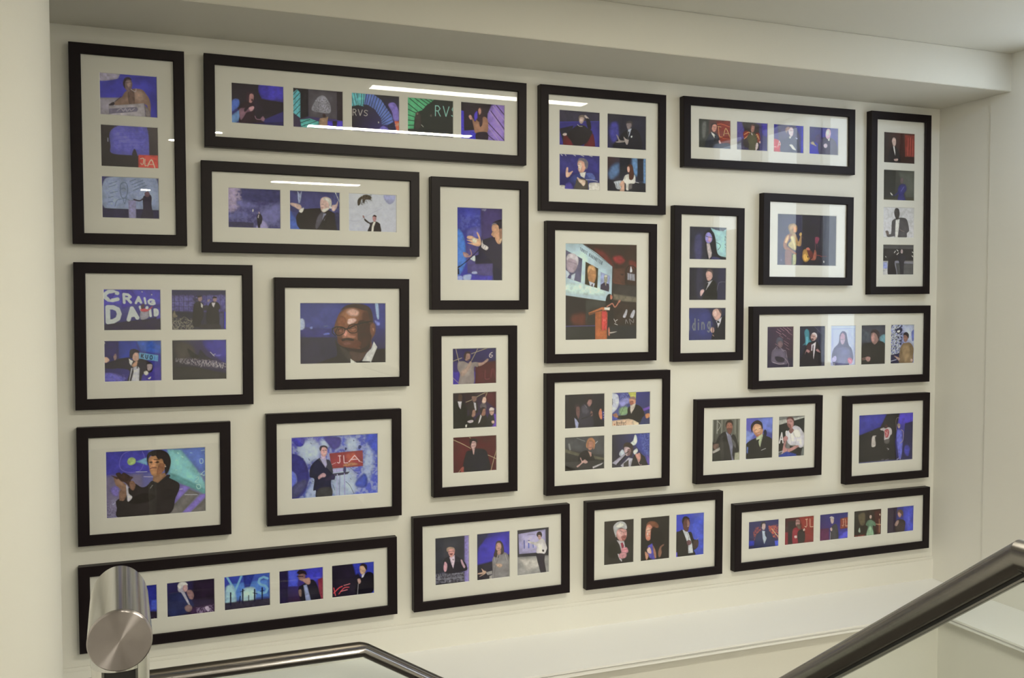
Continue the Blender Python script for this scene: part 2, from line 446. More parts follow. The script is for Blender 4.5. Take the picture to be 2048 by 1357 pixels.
(8,0):"""B 113 117 235 73 64 186 32 23 83 37 29 89
P 85 79 208 23 2 6 1004 1 1001 364 -2 396
P 72 58 192 17 317 8 480 7 642 308 312 480
L 54 43 170 23 398 25 477 280
P 33 20 74 11 5 849 391 766 721 724 971 653 999 997 0 1004
P 71 63 192 17 931 422 1000 422 998 682 908 725
T 225 235 246 85 -10 1 286 40 294 310 -19 311 C
T 225 235 246 59 312 88 503 123 493 343 326 355 R
T 225 235 246 54 536 152 672 188 662 337 538 360 A
T 225 235 246 45 663 188 746 199 753 359 699 365 I
T 225 235 246 48 750 216 895 238 906 388 753 377 G
T 225 235 246 102 14 382 317 395 320 782 15 843 D
T 225 235 246 90 370 418 599 417 613 709 399 783 A
T 225 235 246 62 600 394 775 408 742 695 659 695 V
T 225 235 246 56 775 457 816 457 825 667 796 667 I
T 225 235 246 56 852 457 956 468 950 653 862 653 D
S 75 64 192 11 105 141 194 89 194 140 122 254
S 174 172 197 11 640 532 764 523 767 681 638 724
S 213 86 108 11 632 480 682 451 764 480 837 408 827 451 743 537 650 532
S 88 61 85 8 645 380 699 351 698 451 650 466
S 246 246 246 6 660 51 677 68 660 79
S 246 246 246 6 825 118 842 129 825 147""",
(8,1):"""B 52 49 103 44 42 89 60 59 76 45 42 66
P 90 84 161 23 9 147 392 144 389 538 6 509
P 82 78 160 23 553 157 999 124 996 538 550 538
N 132 127 215 0.5 40 9 147 999 124 996 538 6 509
L 36 33 66 8 62 146 59 538
L 36 33 66 8 142 146 139 538
L 36 33 66 8 223 145 220 538
L 36 33 66 8 308 144 305 538
L 36 33 66 8 639 142 636 538
L 36 33 66 8 891 140 889 538
L 36 33 66 8 8 291 390 290
L 36 33 66 8 7 422 389 421
P 45 42 69 14 4 538 421 567 417 982 0 987
S 130 120 111 8 26 596 59 509 79 596 111 654 36 683
L 172 171 166 8 18 857 57 770 110 770 145 858 108 939 45 938 18 857
L 172 171 166 6 46 813 119 901
L 131 130 122 8 152 770 227 669 312 742 355 771
L 131 130 122 8 162 872 290 888 355 771
N 171 166 156 0.5 20 5 683 419 728 396 976 2 973
P 71 71 123 11 865 567 941 567 939 952 862 951
P 71 65 213 14 952 538 1001 538 998 952 949 967
S 33 27 41 8 396 421 422 333 487 289 562 333 583 420 570 684 527 772 526 889 397 903 376 771
S 50 45 64 8 561 421 637 376 691 450 637 508 572 508
S 27 21 37 8 659 420 703 317 773 288 855 331 881 449 849 538 852 862 645 846 625 596
S 172 142 149 8 479 201 505 163 548 175 552 251 521 289 487 269
S 172 142 149 8 751 214 778 179 817 190 816 267 786 302 755 273
S 43 28 41 8 470 201 488 152 542 157 531 181 492 198
S 43 28 41 8 743 214 760 161 821 179 812 208 760 214
P 239 238 246 6 530 318 568 377 559 450 533 421
P 230 228 246 6 725 317 794 317 763 435 737 391
S 158 141 159 6 649 259 693 229 686 288 655 297
S 48 43 55 11 537 860 852 848 851 966 525 933""",
(8,2):"""B 47 41 97 46 58 184 45 40 119 62 53 184
P 48 40 119 23 5 8 254 6 250 434 1 400
P 45 68 186 28 254 1 551 5 629 501 260 491
P 56 100 213 23 551 5 997 12 995 336 631 271
P 70 57 186 28 751 677 998 626 995 1003 624 996
P 122 191 246 6 602 293 934 364 928 514 596 448
T 7 39 97 25 630 328 842 367 836 483 621 420 KUO
T 86 151 236 23 854 379 921 398 916 496 849 477 NI
S 28 19 53 11 96 629 199 461 424 409 464 468 629 443 753 504 835 593 813 765 667 818 604 1007 398 999 431 725 217 661
S 28 19 53 11 6 570 138 488 219 490 217 661 25 656
P 220 223 246 8 462 668 570 614 607 673 593 1000 418 994
P 239 238 246 8 424 438 495 497 463 611 433 553
P 17 7 47 6 494 612 503 756 459 984 429 983
S 222 183 174 8 469 353 507 302 579 298 597 385 588 471 546 499 495 469
S 43 32 60 8 435 352 446 238 508 205 594 247 606 305 538 292 496 354 481 439 440 410
S 216 173 153 8 475 597 546 499 591 514 566 600 504 641
L 16 7 33 25 583 499 565 671
S 193 177 188 8 736 604 763 576 825 592 809 707 751 735
L 193 177 188 11 760 648 752 590
L 193 177 188 11 793 635 804 586
S 246 246 246 14 684 761 730 740 759 793 729 844 688 819
S 242 203 191 8 1 400 58 401 93 473 36 528 4 499
S 172 142 149 8 163 375 200 313 216 405 189 475 169 446
S 92 91 213 23 34 770 216 804 337 894 295 1007 12 997
N 140 133 246 0.5 34 14 769 379 838 377 1010 12 997
S 246 246 246 11 749 922 802 881 780 938
P 240 246 246 11 123 972 153 990 133 1007
P 246 246 246 6 1 36 25 42 21 76 1 76""",
(8,3):"""B 58 54 58 65 51 141 43 38 45 40 35 54
S 70 64 181 51 588 15 1000 0 997 540 824 447 630 236
S 78 72 74 62 73 80 329 113 413 378 113 459
S 31 27 39 23 277 229 328 245 413 349 477 380 585 471 369 465
S 33 28 54 23 511 248 628 413 758 504 498 468
L 230 228 246 11 694 311 763 410
L 230 228 246 8 737 386 785 357
S 112 104 214 17 759 386 890 374 846 424
N 174 167 186 0.75 25 70 452 412 466 736 518 988 599 987 748 735 681 411 628 70 546
L 204 198 219 8 455 526 476 585 509 528
L 204 198 219 8 518 675 562 544 583 647
L 229 223 246 8 606 530 627 619 682 547
L 229 223 246 8 736 563 762 652
L 239 233 246 8 802 535 823 669
L 239 233 246 8 845 580 888 685
L 239 233 246 8 933 583 910 716
L 209 203 225 8 347 494 390 569
P 46 43 48 28 3 660 411 657 735 770 995 837 994 994 0 1001""",
(9,0):"""B 59 65 158 57 60 160 43 42 75 43 32 46
P 65 75 163 21 2 4 553 1 466 304 402 516 0 511
P 59 65 155 15 803 0 1002 -1 1001 431 879 430
P 52 53 137 18 0 391 381 425 359 606 0 600
P 44 42 75 24 0 555 444 562 616 915 615 1007 0 1004
S 188 205 246 12 3 279 34 257 55 302 54 407 23 439 2 421
S 167 195 246 9 868 3 903 3 916 245 895 264 879 169
S 132 147 246 12 862 291 895 307 923 330 921 369 890 371
S 132 149 230 7 115 395 143 385 143 422 119 422
S 112 127 229 9 274 499 327 485 338 515 274 522
S 111 126 183 7 275 376 317 373 317 385 275 385
P 30 20 31 12 856 768 1001 755 998 995 790 996
S 123 78 64 9 386 440 435 213 499 108 618 39 726 46 813 153 840 307 868 368 867 506 823 613 823 721 724 857 637 824 530 776 444 668 423 546
S 162 110 84 27 445 304 477 168 553 92 661 107 704 168 660 305 552 366 466 395
S 219 177 169 21 531 153 596 100 672 138 661 214 585 214
S 246 207 206 12 552 274 617 252 650 283 617 328 552 350
S 145 89 66 15 435 244 488 214 531 274 509 365 445 425
S 84 50 42 24 726 168 802 184 835 353 791 521 725 505
S 68 47 47 9 467 123 531 44 639 13 759 39 824 123 846 307 813 306 780 153 726 123 618 77 531 92
S 63 36 34 15 671 306 813 352 812 674 725 765 670 672
S 126 81 67 9 813 352 857 353 874 430 856 506 823 530 808 460
S 182 130 116 6 835 414 857 429 848 475
S 182 125 111 12 487 517 530 441 584 518 638 549 595 594 498 593
S 246 178 170 9 498 502 522 456 541 502 519 548
S 106 62 51 12 434 577 487 578 552 578 638 595 703 657 659 748 551 731 444 668
S 43 18 24 7 476 593 552 571 616 598 605 625 530 612 487 631
S 126 81 75 7 498 654 551 639 595 664 551 693 503 684
S 40 16 24 15 423 667 497 714 616 747 725 749 812 674 779 797 659 825 551 792
S 39 10 7 12 434 433 466 413 493 433 482 459 445 462
S 39 10 7 12 579 415 622 389 649 415 633 450 590 450
L 7 7 12 13 413 455 445 392 504 414 509 487 444 534 404 501 413 455
L 7 7 12 19 370 425 423 392 498 411 541 426 660 351 813 306
L 7 7 12 13 541 434 574 366 644 354 665 428 644 488 573 487 541 434
L 7 7 12 15 375 425 370 485 404 534
S 155 97 83 7 445 441 477 426 485 456 455 474
L 12 7 7 6 440 448 483 441
S 165 110 94 7 574 427 617 397 644 427 606 465
L 12 7 7 7 568 427 644 415
S 42 34 43 9 401 607 444 683 573 792 616 885 572 975 188 994 337 908 422 849
S 64 57 59 7 444 713 508 745 573 823 637 916 583 960 497 851
P 234 237 246 4 852 637 893 730 812 997 757 999 713 956 768 827 823 751
S 84 63 61 9 573 792 724 826 768 796 702 948 615 953 583 884
P 242 245 246 4 577 914 659 993 579 990
P 12 7 18 4 643 954 812 966 812 997 648 995""",
(10,0):"""B 48 32 85 40 32 98 63 50 150 80 18 35
P 40 32 98 23 3 1 994 4 993 365 2 370
P 67 48 175 30 1 632 148 637 146 1005 -1 998
P 64 47 160 23 472 650 534 652 502 990 471 989
P 85 19 35 19 519 425 999 365 998 1001 505 991
L 187 176 148 15 77 6 149 375
L 187 176 148 15 2 351 211 265
L 187 176 148 15 427 159 614 81 802 7
L 187 176 148 15 577 5 426 347
L 187 176 148 11 0 781 147 956
L 120 53 65 26 737 622 736 849 831 853
L 120 53 65 26 894 590 862 816
L 120 53 65 19 926 591 973 859
S 161 151 155 11 133 374 256 360 364 420 488 386 582 408 566 521 482 537 468 989 153 994 172 713 117 561
S 186 162 157 11 185 639 302 530 395 364 432 403 379 571 270 736 203 759
S 186 153 147 11 575 408 675 400 785 302 807 352 706 450 597 503
S 162 129 125 11 266 199 304 117 381 112 402 214 380 326 303 343 272 285
S 64 44 50 11 254 198 304 99 396 101 402 158 319 155 290 305 260 266
L 41 23 36 19 340 329 411 301
L 230 220 228 19 896 134 848 171 832 239 870 270 902 218 851 201""",
(10,1):"""B 41 23 36 51 24 46 9 7 8 62 40 119
P 83 19 35 19 704 43 1000 4 999 477 923 435 766 274
P 45 14 33 23 269 21 423 14 422 255 298 400
L 187 176 148 15 299 268 454 200 610 95 767 15
L 187 176 148 15 782 16 735 158
S 7 7 7 11 9 308 99 238 221 245 314 400 328 628 296 966 1 983
S 82 59 52 11 124 108 161 35 213 75 212 207 169 249 129 202
P 217 215 232 8 114 239 206 244 181 449 144 391
S 38 30 33 11 314 400 391 291 516 260 562 376 562 566 453 559 344 478
S 140 109 104 11 429 124 460 61 529 91 535 224 478 273 438 218
S 38 23 33 11 423 104 460 38 541 73 529 117 454 113
P 212 210 227 8 469 277 522 299 534 488 502 525
S 103 95 107 11 609 417 656 306 734 310 765 464 703 498
S 229 197 189 11 647 229 672 147 735 139 757 235 734 310 678 315
S 61 44 50 11 634 229 666 117 741 139 688 163 659 268
S 7 7 8 11 297 701 390 631 483 751 482 959 296 966
S 162 126 116 11 409 557 453 465 509 506 508 639 452 681 415 633
S 38 23 33 11 366 554 422 444 509 468 453 503 427 634 378 631
S 207 196 212 8 328 798 390 764 458 768 452 824 374 838
P 245 246 246 8 284 889 321 873 315 948 284 950
S 32 26 27 11 489 808 577 643 734 614 780 807 732 979 498 971
S 161 117 105 11 633 532 671 439 734 481 734 633 671 667 640 608
S 38 23 33 11 609 512 671 420 750 463 687 478 646 609
P 231 229 243 8 624 626 655 666 608 834 570 870
S 39 37 42 11 764 806 828 620 938 664 970 857 922 969 764 981
S 205 168 163 11 828 524 860 462 923 473 929 607 875 661 834 601
S 225 215 218 11 822 497 860 442 929 465 929 519 844 529
L 47 23 30 8 834 551 929 542
P 111 76 201 23 923 625 1002 630 1001 1005 858 1003 954 856
S 224 192 188 8 875 821 928 809 941 875 890 883""",
(10,2):"""B 63 24 37 81 26 38 93 20 29 80 18 28
P 88 19 32 30 6 6 1003 20 1001 978 2 985
L 196 181 149 15 5 70 202 190 402 337
L 196 181 149 15 369 20 394 53
L 196 181 149 15 787 546 888 604 1002 679
L 196 181 149 15 1003 345 919 703 855 996
L 196 181 149 11 122 977 215 834
S 19 18 39 11 261 970 293 461 387 393 543 348 731 401 793 578 817 993
S 214 178 183 11 394 166 434 112 512 129 524 252 496 326 449 360 412 300
S 38 18 29 11 375 184 388 90 466 65 550 121 543 215 506 155 434 150 406 262
L 101 57 64 11 434 264 487 268
L 61 38 44 11 419 187 506 182
P 205 173 177 8 434 340 496 345 473 521 455 493
P 157 76 74 15 168 867 246 817 245 980 183 982""",
(11,0):"""B 57 48 46 62 42 31 37 32 32 46 39 39
P 59 36 30 12 248 6 1003 0 1002 433 647 434 646 231
S 154 51 56 21 662 135 759 122 824 169 759 206 678 183
S 117 44 42 26 406 55 533 89 630 171 662 243 534 172
S 137 76 61 16 663 362 792 398 825 434 679 410
P 99 63 52 14 662 255 824 253 825 421 663 398
S 117 46 39 19 889 168 988 191 988 252 890 228
P 60 54 55 12 647 410 997 433 998 602 663 530
P 120 113 102 12 663 518 998 554 998 612 859 608 664 578
P 51 36 30 9 664 590 998 608 999 845 664 842
P 197 225 246 2 2 0 240 6 438 102 649 233 641 530 583 597 -1 533
S 211 239 246 23 30 413 439 435 535 530 30 507
T 91 110 135 6 204 40 515 184 502 220 198 70 TRUST_BAROMETER
P 97 96 134 2 8 71 233 159 214 403 2 352
S 180 165 188 5 18 202 30 143 92 113 162 141 170 224 123 295 61 295 22 260
S 222 217 234 6 18 155 45 114 123 107 178 153 170 224 139 177 61 154 30 178
L 120 106 131 4 46 190 92 195
L 120 106 131 4 108 201 147 212
P 206 221 246 4 5 272 46 295 108 377 5 352
P 206 221 246 4 77 330 139 306 123 383 100 377
P 80 81 134 2 58 319 84 330 74 366 30 354
P 60 48 16 2 277 187 451 256 439 459 268 419
S 191 141 99 5 304 293 319 240 367 222 414 257 423 340 391 405 343 400 312 364
S 224 179 131 6 304 270 327 228 391 233 407 281 343 269 312 305
P 214 221 246 4 324 388 407 411 391 447 334 429
P 67 37 66 2 362 411 378 417 375 447 356 437
P 164 178 231 2 486 292 618 333 599 496 480 470
S 162 163 149 4 531 363 542 327 574 327 579 375 563 411 538 411
S 223 225 216 4 537 339 550 322 579 329 566 345
P 63 54 82 4 483 470 486 423 534 399 599 416 607 458 599 496
P 180 173 155 2 544 405 566 408 557 440
L 37 29 54 4 240 6 649 233
L 37 29 54 4 649 233 641 530
P 26 11 19 7 -1 537 281 577 281 844 -1 848
S 99 45 34 35 93 742 265 720 265 838 108 825
P 61 62 61 7 281 580 567 597 535 649 344 673 281 827
S 8 7 7 5 554 592 575 536 615 518 644 542 651 590 640 650 651 842 584 841 583 685 567 638
S 200 128 112 4 618 536 638 530 650 548 644 572 622 575
S 37 29 28 5 561 626 631 602 664 638 651 842 584 841 575 685
L 200 133 117 12 575 650 615 632 651 620 688 656 745 596
S 200 133 117 4 728 602 751 580 764 592 745 612
P 199 123 80 2 316 714 503 656 619 664 612 688 503 692 328 739
P 100 71 58 2 328 722 511 679 511 691 331 734
P 242 245 246 2 538 659 615 659 612 688 538 685
P 190 109 65 2 411 709 511 695 583 709 576 1003 411 1000
P 157 84 45 4 487 709 511 703 512 888 488 888
S 221 77 79 2 503 709 535 700 571 712 574 877 536 893 504 888
L 246 167 167 4 529 783 529 800
L 246 167 167 4 545 786 555 800
P 39 40 42 7 -1 848 411 854 411 1000 -2 998
P 38 39 45 7 576 853 999 857 997 998 576 999
L 96 92 174 5 3 850 408 849
S 190 123 106 4 590 889 603 865 616 902 613 950 594 949
S 213 207 205 4 616 920 713 912 665 926 620 930
L 232 230 235 5 672 782 697 818
L 232 230 235 5 697 800 721 788
L 232 230 235 5 681 830 721 842
S 195 197 214 4 797 759 826 711 846 681 862 699 835 765
S 195 197 214 4 900 759 925 711 957 685 971 711 941 772
L 161 159 163 5 835 831 843 789 868 826
L 161 159 163 5 909 838 892 784 945 820 950 784
S 223 226 244 2 896 289 909 228 929 282
P 162 164 183 4 860 299 965 312 966 382 861 371
L 60 54 55 4 887 301 887 373
L 60 54 55 4 923 303 923 375
L 30 21 20 9 838 409 844 265 906 222 985 264 989 409
P 62 42 37 6 760 308 808 307 808 325 768 326""",
(12,0):"""B 44 43 72 52 53 81 27 28 55 61 65 104
P 38 39 67 30 5 20 588 5 461 970 9 999
S 64 65 117 53 153 335 320 254 326 935 159 977
P 184 232 246 11 561 25 690 88 895 119 997 46 1005 900 868 903 748 811 693 469 640 204
P 61 64 86 11 689 4 997 -8 963 78 792 115
S 14 10 37 15 388 289 420 155 521 95 640 166 700 392 729 697 799 847 988 912 989 988 528 999 458 704
S 166 160 246 11 421 288 471 180 555 188 607 319 591 434 507 494 439 439
S 219 184 221 15 506 285 584 320 574 435 507 437
L 8 10 40 15 438 280 506 308 597 320
L 215 81 123 11 473 419 551 428
P 207 196 203 11 457 495 541 493 601 776 589 891 528 968 475 704
L 8 10 40 15 721 468 796 504 831 579 763 688
T 105 124 144 15 937 251 1033 267 1035 420 939 404 N
T 105 124 144 15 939 480 1036 496 1037 631 941 614 S
S 52 54 111 15 629 890 765 906 834 980 596 986""",
(12,1):"""B 29 28 50 40 40 64 25 20 42 37 37 61
S 45 45 75 68 195 82 362 79 369 840 201 841
P 44 43 78 19 768 15 998 10 997 991 743 991
L 123 125 149 9 725 876 773 531 841 435 995 433
S 7 7 11 11 450 534 517 419 629 380 721 455 747 685 726 991 370 992 428 725
S 219 178 174 11 448 211 481 115 565 95 627 189 618 304 551 400 483 374
S 102 85 89 11 457 135 514 46 599 75 640 170 628 265 600 159 515 115
P 203 203 217 8 484 458 551 419 629 380 518 572 452 687
P 7 7 21 8 487 458 521 465 462 649 434 611
S 224 192 198 11 294 783 317 688 384 657 408 706 362 802 318 859
L 86 49 55 11 459 313 516 313
S 230 215 223 8 539 973 579 972 566 999""",
(12,2):"""B 41 42 85 31 32 69 32 33 88 25 24 47
S 53 60 131 61 4 74 473 37 612 344 651 920 212 969 4 908
L 65 73 137 11 37 74 305 29 542 95
T 123 129 145 42 -7 339 598 267 601 650 -5 699 lding
S 8 7 30 11 700 690 783 441 885 307 995 289 998 995 651 981 623 842
S 223 183 179 11 631 191 660 76 762 38 849 115 867 230 817 345 731 383 662 287
S 246 211 209 15 661 152 729 95 747 230 696 268
S 102 81 83 11 780 38 865 76 884 211 849 173
P 221 220 237 8 732 414 885 288 852 461 785 614 766 479
P 7 7 7 8 749 402 800 403 845 461 766 468
S 210 173 169 11 581 688 614 593 675 613 683 728 632 766
L 7 7 7 23 641 536 643 843
L 210 173 169 15 643 823 678 862""",
(13,0):"""B 57 55 90 41 33 56 39 33 67 38 33 59
P 55 53 92 22 2 11 406 0 389 989 -1 997
P 27 16 40 16 413 7 771 -2 790 981 431 989
P 39 36 64 12 751 -1 1000 -2 1001 993 776 998
L 56 56 74 12 772 6 782 901
L 84 88 112 5 406 7 409 308
S 160 129 88 6 178 270 198 206 272 179 320 217 334 263 321 343 287 360 281 439 248 456 220 441 206 363
S 206 168 118 6 205 269 245 212 299 202 320 240 273 266 219 315
S 224 167 119 5 266 250 313 240 327 287 317 343 281 360 262 313
S 196 159 107 5 247 361 280 352 315 406 344 531 304 628 249 582 221 520 241 440
S 174 116 83 6 101 602 126 476 166 404 233 378 234 441 181 537 161 600 196 647 305 738 326 777 285 770 169 695 128 680
S 234 193 135 6 127 539 153 443 193 411 181 505 154 569
S 207 192 129 6 182 600 235 519 282 533 317 564 311 691 250 676
S 226 211 155 6 220 441 281 439 304 628 291 691 249 566
S 143 100 95 6 142 695 223 709 258 803 246 984 145 986 130 853
S 184 186 132 6 251 803 316 785 310 983 253 984
S 84 92 71 9 244 771 265 802 260 984 242 984
S 186 149 106 6 323 532 357 515 390 403 404 434 399 593 358 618 324 595
S 215 178 111 5 369 372 396 348 410 387 390 427 367 404
L 110 84 72 9 400 411 441 468
S 61 44 33 5 267 984 314 967 310 999 267 1000
S 186 139 70 8 421 783 441 687 496 677 538 764 553 843 498 916 450 909 422 846
S 243 193 102 12 435 798 469 765 511 812 512 891 457 893
S 101 35 35 8 496 669 551 684 593 730 608 826 553 843 524 796
S 10 7 7 3 503 812 516 799 525 820 514 836
S 171 97 82 6 607 778 627 681 655 713 656 824 629 881 560 874 594 842
S 204 117 104 6 482 654 523 637 551 684 496 685
L 158 72 69 12 663 784 718 791 746 814
L 120 48 55 8 746 798 802 805 830 796
S 142 56 87 8 631 442 672 425 707 456 687 520 667 561 639 538
L 120 49 76 6 660 561 682 624
L 161 82 95 6 632 506 640 665
S 246 241 246 3 778 893 792 893 790 930 781 925
S 182 178 227 3 63 886 74 878 72 909""",
(14,0):"""B 64 52 83 84 58 81 44 36 63 43 32 51
L 190 145 165 9 373 63 522 135
L 190 145 165 9 484 41 633 113
L 190 145 165 9 595 30 782 115
L 190 145 165 9 337 121 523 194
L 190 145 165 9 743 32 893 104
L 190 145 165 9 560 171 709 244
L 190 145 165 9 669 66 819 151
L 163 122 143 9 782 150 932 211
L 163 122 143 9 636 349 805 423
L 163 122 143 9 637 408 787 481
L 163 122 143 9 305 415 416 464
L 163 122 143 9 713 516 826 565
L 163 122 143 9 449 205 598 278
L 163 122 143 7 747 280 859 317
P 41 33 68 19 4 668 383 722 997 782 993 1000 1 997
S 86 85 108 9 333 368 376 275 487 257 580 301 600 419 527 465 452 394 379 440
S 127 104 116 9 396 393 488 347 585 396 564 490 454 511
S 111 101 128 9 162 718 197 578 324 509 380 534 602 538 716 681 793 872 608 916 200 860
L 167 156 179 7 270 556 361 486 398 534
L 184 171 195 7 509 512 603 585 696 586 754 753
L 184 171 190 14 219 849 459 901 644 893
L 165 151 169 12 680 775 812 897 795 991
L 241 235 244 7 728 990 810 991
S 40 32 57 9 309 721 605 750 644 846 384 840""",
(14,1):"""B 44 45 69 41 42 66 23 24 50 29 28 54
P 67 69 97 14 647 7 1004 6 1003 999 818 995
L 127 128 162 7 571 19 803 165
P 45 48 74 14 727 176 881 226 817 947 699 800
S 72 144 167 12 193 146 286 75 375 148 385 315 463 388 350 458 313 553 236 456 122 467 227 385
S 100 184 209 9 241 289 328 267 349 386 274 481
S 18 9 30 9 126 693 311 434 501 389 692 392 810 562 853 803 779 1004 18 992
S 63 33 46 9 274 481 463 412 485 604 354 697 314 625
S 209 172 172 7 441 232 516 169 631 187 671 283 615 342 500 365 442 304
S 240 230 239 7 479 197 573 162 670 211 675 283 621 259 593 222
L 43 25 35 9 445 249 606 266
S 104 70 75 7 454 311 518 305 557 342 481 350
P 221 215 233 5 464 460 521 437 497 604 459 604
P 236 230 246 5 521 437 638 391 600 606 554 811 513 652
P 39 7 23 5 510 485 548 461 538 773 514 700
S 182 137 142 7 217 683 276 576 352 578 413 615 353 650 276 624
S 182 137 142 7 638 583 714 565 812 646 754 645 677 619""",
(14,2):"""B 194 210 246 199 215 246 186 191 246 203 208 246
L 141 161 219 9 79 62 88 522
L 141 161 219 9 41 86 984 86
N 166 185 240 0.5 28 667 93 1008 96 997 732 759 728
S 81 80 131 9 320 428 356 235 471 144 610 189 664 336 714 483 835 582 902 755 881 876 763 923 685 1007 214 999 95 909 53 763 128 571
S 101 102 158 12 207 620 518 528 757 630 763 923 291 962
S 190 152 185 7 376 271 464 188 560 249 563 383 469 411 389 356
S 186 162 195 7 389 344 554 347 540 432 470 474 406 430
L 73 69 113 7 413 352 530 349
S 188 181 240 9 54 811 189 741 249 815 192 887 75 889
S 207 102 144 9 682 824 800 802 881 876 842 949 723 934
L 239 197 237 7 729 837 842 925
L 232 235 246 9 18 956 174 935 136 995""",
(14,3):"""B 64 66 84 68 72 89 46 39 39 46 42 39
P 71 72 89 19 11 6 1002 6 995 432 16 442
P 84 90 106 14 8 74 356 176 361 435 16 430
S 119 167 189 19 764 305 966 246 996 457 808 454
S 48 45 44 9 10 933 42 516 362 447 725 403 972 481 994 755 984 1003 11 992
S 166 132 129 9 399 300 436 177 578 167 702 279 693 403 565 490 463 449 408 374
S 209 162 161 9 418 276 518 215 553 351 491 449 425 374
S 63 49 55 9 389 214 436 140 577 117 720 181 747 305 700 353 641 254 518 191
S 199 157 156 7 188 813 288 786 390 817 351 903 250 901
L 199 157 156 9 48 830 208 819
L 199 157 156 9 65 865 249 852""",
(14,4):"""B 151 161 234 203 213 246 105 111 186 150 154 213
P 199 210 246 9 480 -3 1007 -3 1004 551 656 370
N 24 25 74 1.0 28 4 -7 480 -3 614 369 460 918 -2 983
N 232 239 246 0.8 21 4 -7 396 -3 419 917 -2 983
S 31 32 74 7 193 139 399 91 484 167 319 240
S 241 244 246 7 268 165 379 141 385 191 298 205
S 109 122 207 9 882 197 1011 148 991 374 909 423
P 41 39 85 9 1 759 456 717 462 993 -2 995
L 232 239 246 9 22 759 166 742
L 213 220 246 14 25 921 252 888
S 144 121 93 9 412 616 492 505 616 469 826 472 964 600 960 777 902 997 421 987 355 865
S 166 141 110 14 494 568 743 521 833 774 587 970
S 165 122 113 7 537 318 590 244 703 257 731 358 657 445 574 431
S 40 28 42 7 528 280 560 218 672 199 762 258 747 358 696 308 611 269
S 190 161 156 7 146 786 292 814 418 867 356 915 230 838
S 210 181 177 7 857 875 941 890 930 940 859 951""",
(15,0):"""B 26 19 30 33 27 44 17 9 26 7 7 25
S 50 47 67 14 376 422 475 296 575 346 676 468 701 674 697 952 352 974 253 881 302 593
S 80 79 100 23 426 367 525 357 601 522 501 604 426 512
S 172 130 132 9 537 212 587 156 662 175 670 277 613 377 563 316
S 35 20 30 9 512 211 550 125 650 101 680 176 600 177 562 257 530 285
L 156 152 170 9 490 318 550 403
S 136 100 100 9 638 524 681 512 696 615 651 657
S 117 85 89 9 289 359 351 348 376 451 364 654 314 710 282 533
S 58 41 54 9 239 328 351 290 376 349 289 374 264 474
P 177 185 233 9 240 676 352 799 327 1002 278 998
P 7 7 25 9 252 648 342 828 362 815 302 622
L 29 24 43 35 426 716 576 667 676 585
S 219 141 117 9 842 595 877 464 915 481 933 717 891 759
P 42 43 135 6 923 526 996 515 997 780 941 777
L 238 241 246 14 953 571 996 562
L 238 241 246 14 959 645 997 633
L 238 241 246 14 964 713 997 706""",
(15,1):"""B 75 78 171 48 48 131 102 114 167 41 47 95
S 160 162 237 46 176 299 381 161 485 255 279 423
P 118 83 196 14 800 510 1002 431 1002 522 813 586
N 156 167 246 0.5 23 226 20 458 16 330 218 201 241
S 143 178 139 46 202 478 382 428 435 609 229 687
P 209 212 115 12 407 -1 627 -6 615 262 485 166
S 211 218 246 9 -17 53 72 28 162 91 189 299 138 474 49 573 -15 584
P 18 19 46 9 -9 142 27 188 27 350 -3 378
P 81 91 190 14 -2 644 177 684 126 829 -2 821
L 62 63 55 9 228 657 305 454 369 374 434 377
S 215 158 136 9 446 223 485 166 589 186 616 321 551 407 473 373
S 178 111 99 9 460 284 550 273 551 393 486 389
S 157 124 117 9 446 209 498 143 589 156 626 262 589 231 485 211
S 29 23 25 9 164 683 383 666 409 489 486 404 642 382 773 479 853 693 788 779 697 983 566 855 410 816 165 772
P 223 213 208 6 473 403 616 336 590 469 500 643 474 552
S 172 125 104 9 23 645 74 618 126 607 172 713 126 740 62 706
S 215 149 109 9 866 694 932 653 998 686 985 761 893 800
P 222 195 175 6 -2 821 436 788 553 825 553 1004 -1 998
P 236 218 195 6 553 825 697 923 697 989 553 1004
T 57 12 7 13 121 846 371 849 371 927 122 923 Broadcast
T 57 12 7 14 121 917 364 920 364 998 122 994 Awards
S 177 89 65 9 50 913 91 921 75 956""",
(15,2):"""B 67 66 68 80 81 90 29 23 25 22 19 22
P 80 81 90 23 5 -2 998 -1 995 568 755 550 5 346
S 140 142 150 14 93 207 130 198 160 358 118 369
L 145 147 155 14 303 48 503 150
P 104 101 89 12 5 332 379 491 354 577 5 433
P 104 101 89 12 704 575 995 672 996 752 755 682
L 201 203 216 20 754 241 817 172
S 24 17 24 12 330 809 354 548 503 413 654 483 730 636 756 962 655 1012 355 998 293 922
P 7 7 12 14 730 724 1001 717 996 894 705 884
S 188 135 119 9 578 243 615 158 703 179 716 312 654 410 591 390
S 197 139 106 12 528 268 578 96 678 59 754 167 749 314 716 400 708 223 640 145 578 213 566 359
L 78 42 43 9 603 338 668 343
P 198 158 153 9 578 433 666 484 667 587 641 614
S 217 177 178 9 384 638 404 616 441 715 504 677 574 756 517 795 454 775 355 869 317 889 305 850 417 757
P 210 208 221 9 693 904 958 802 920 858 705 958""",
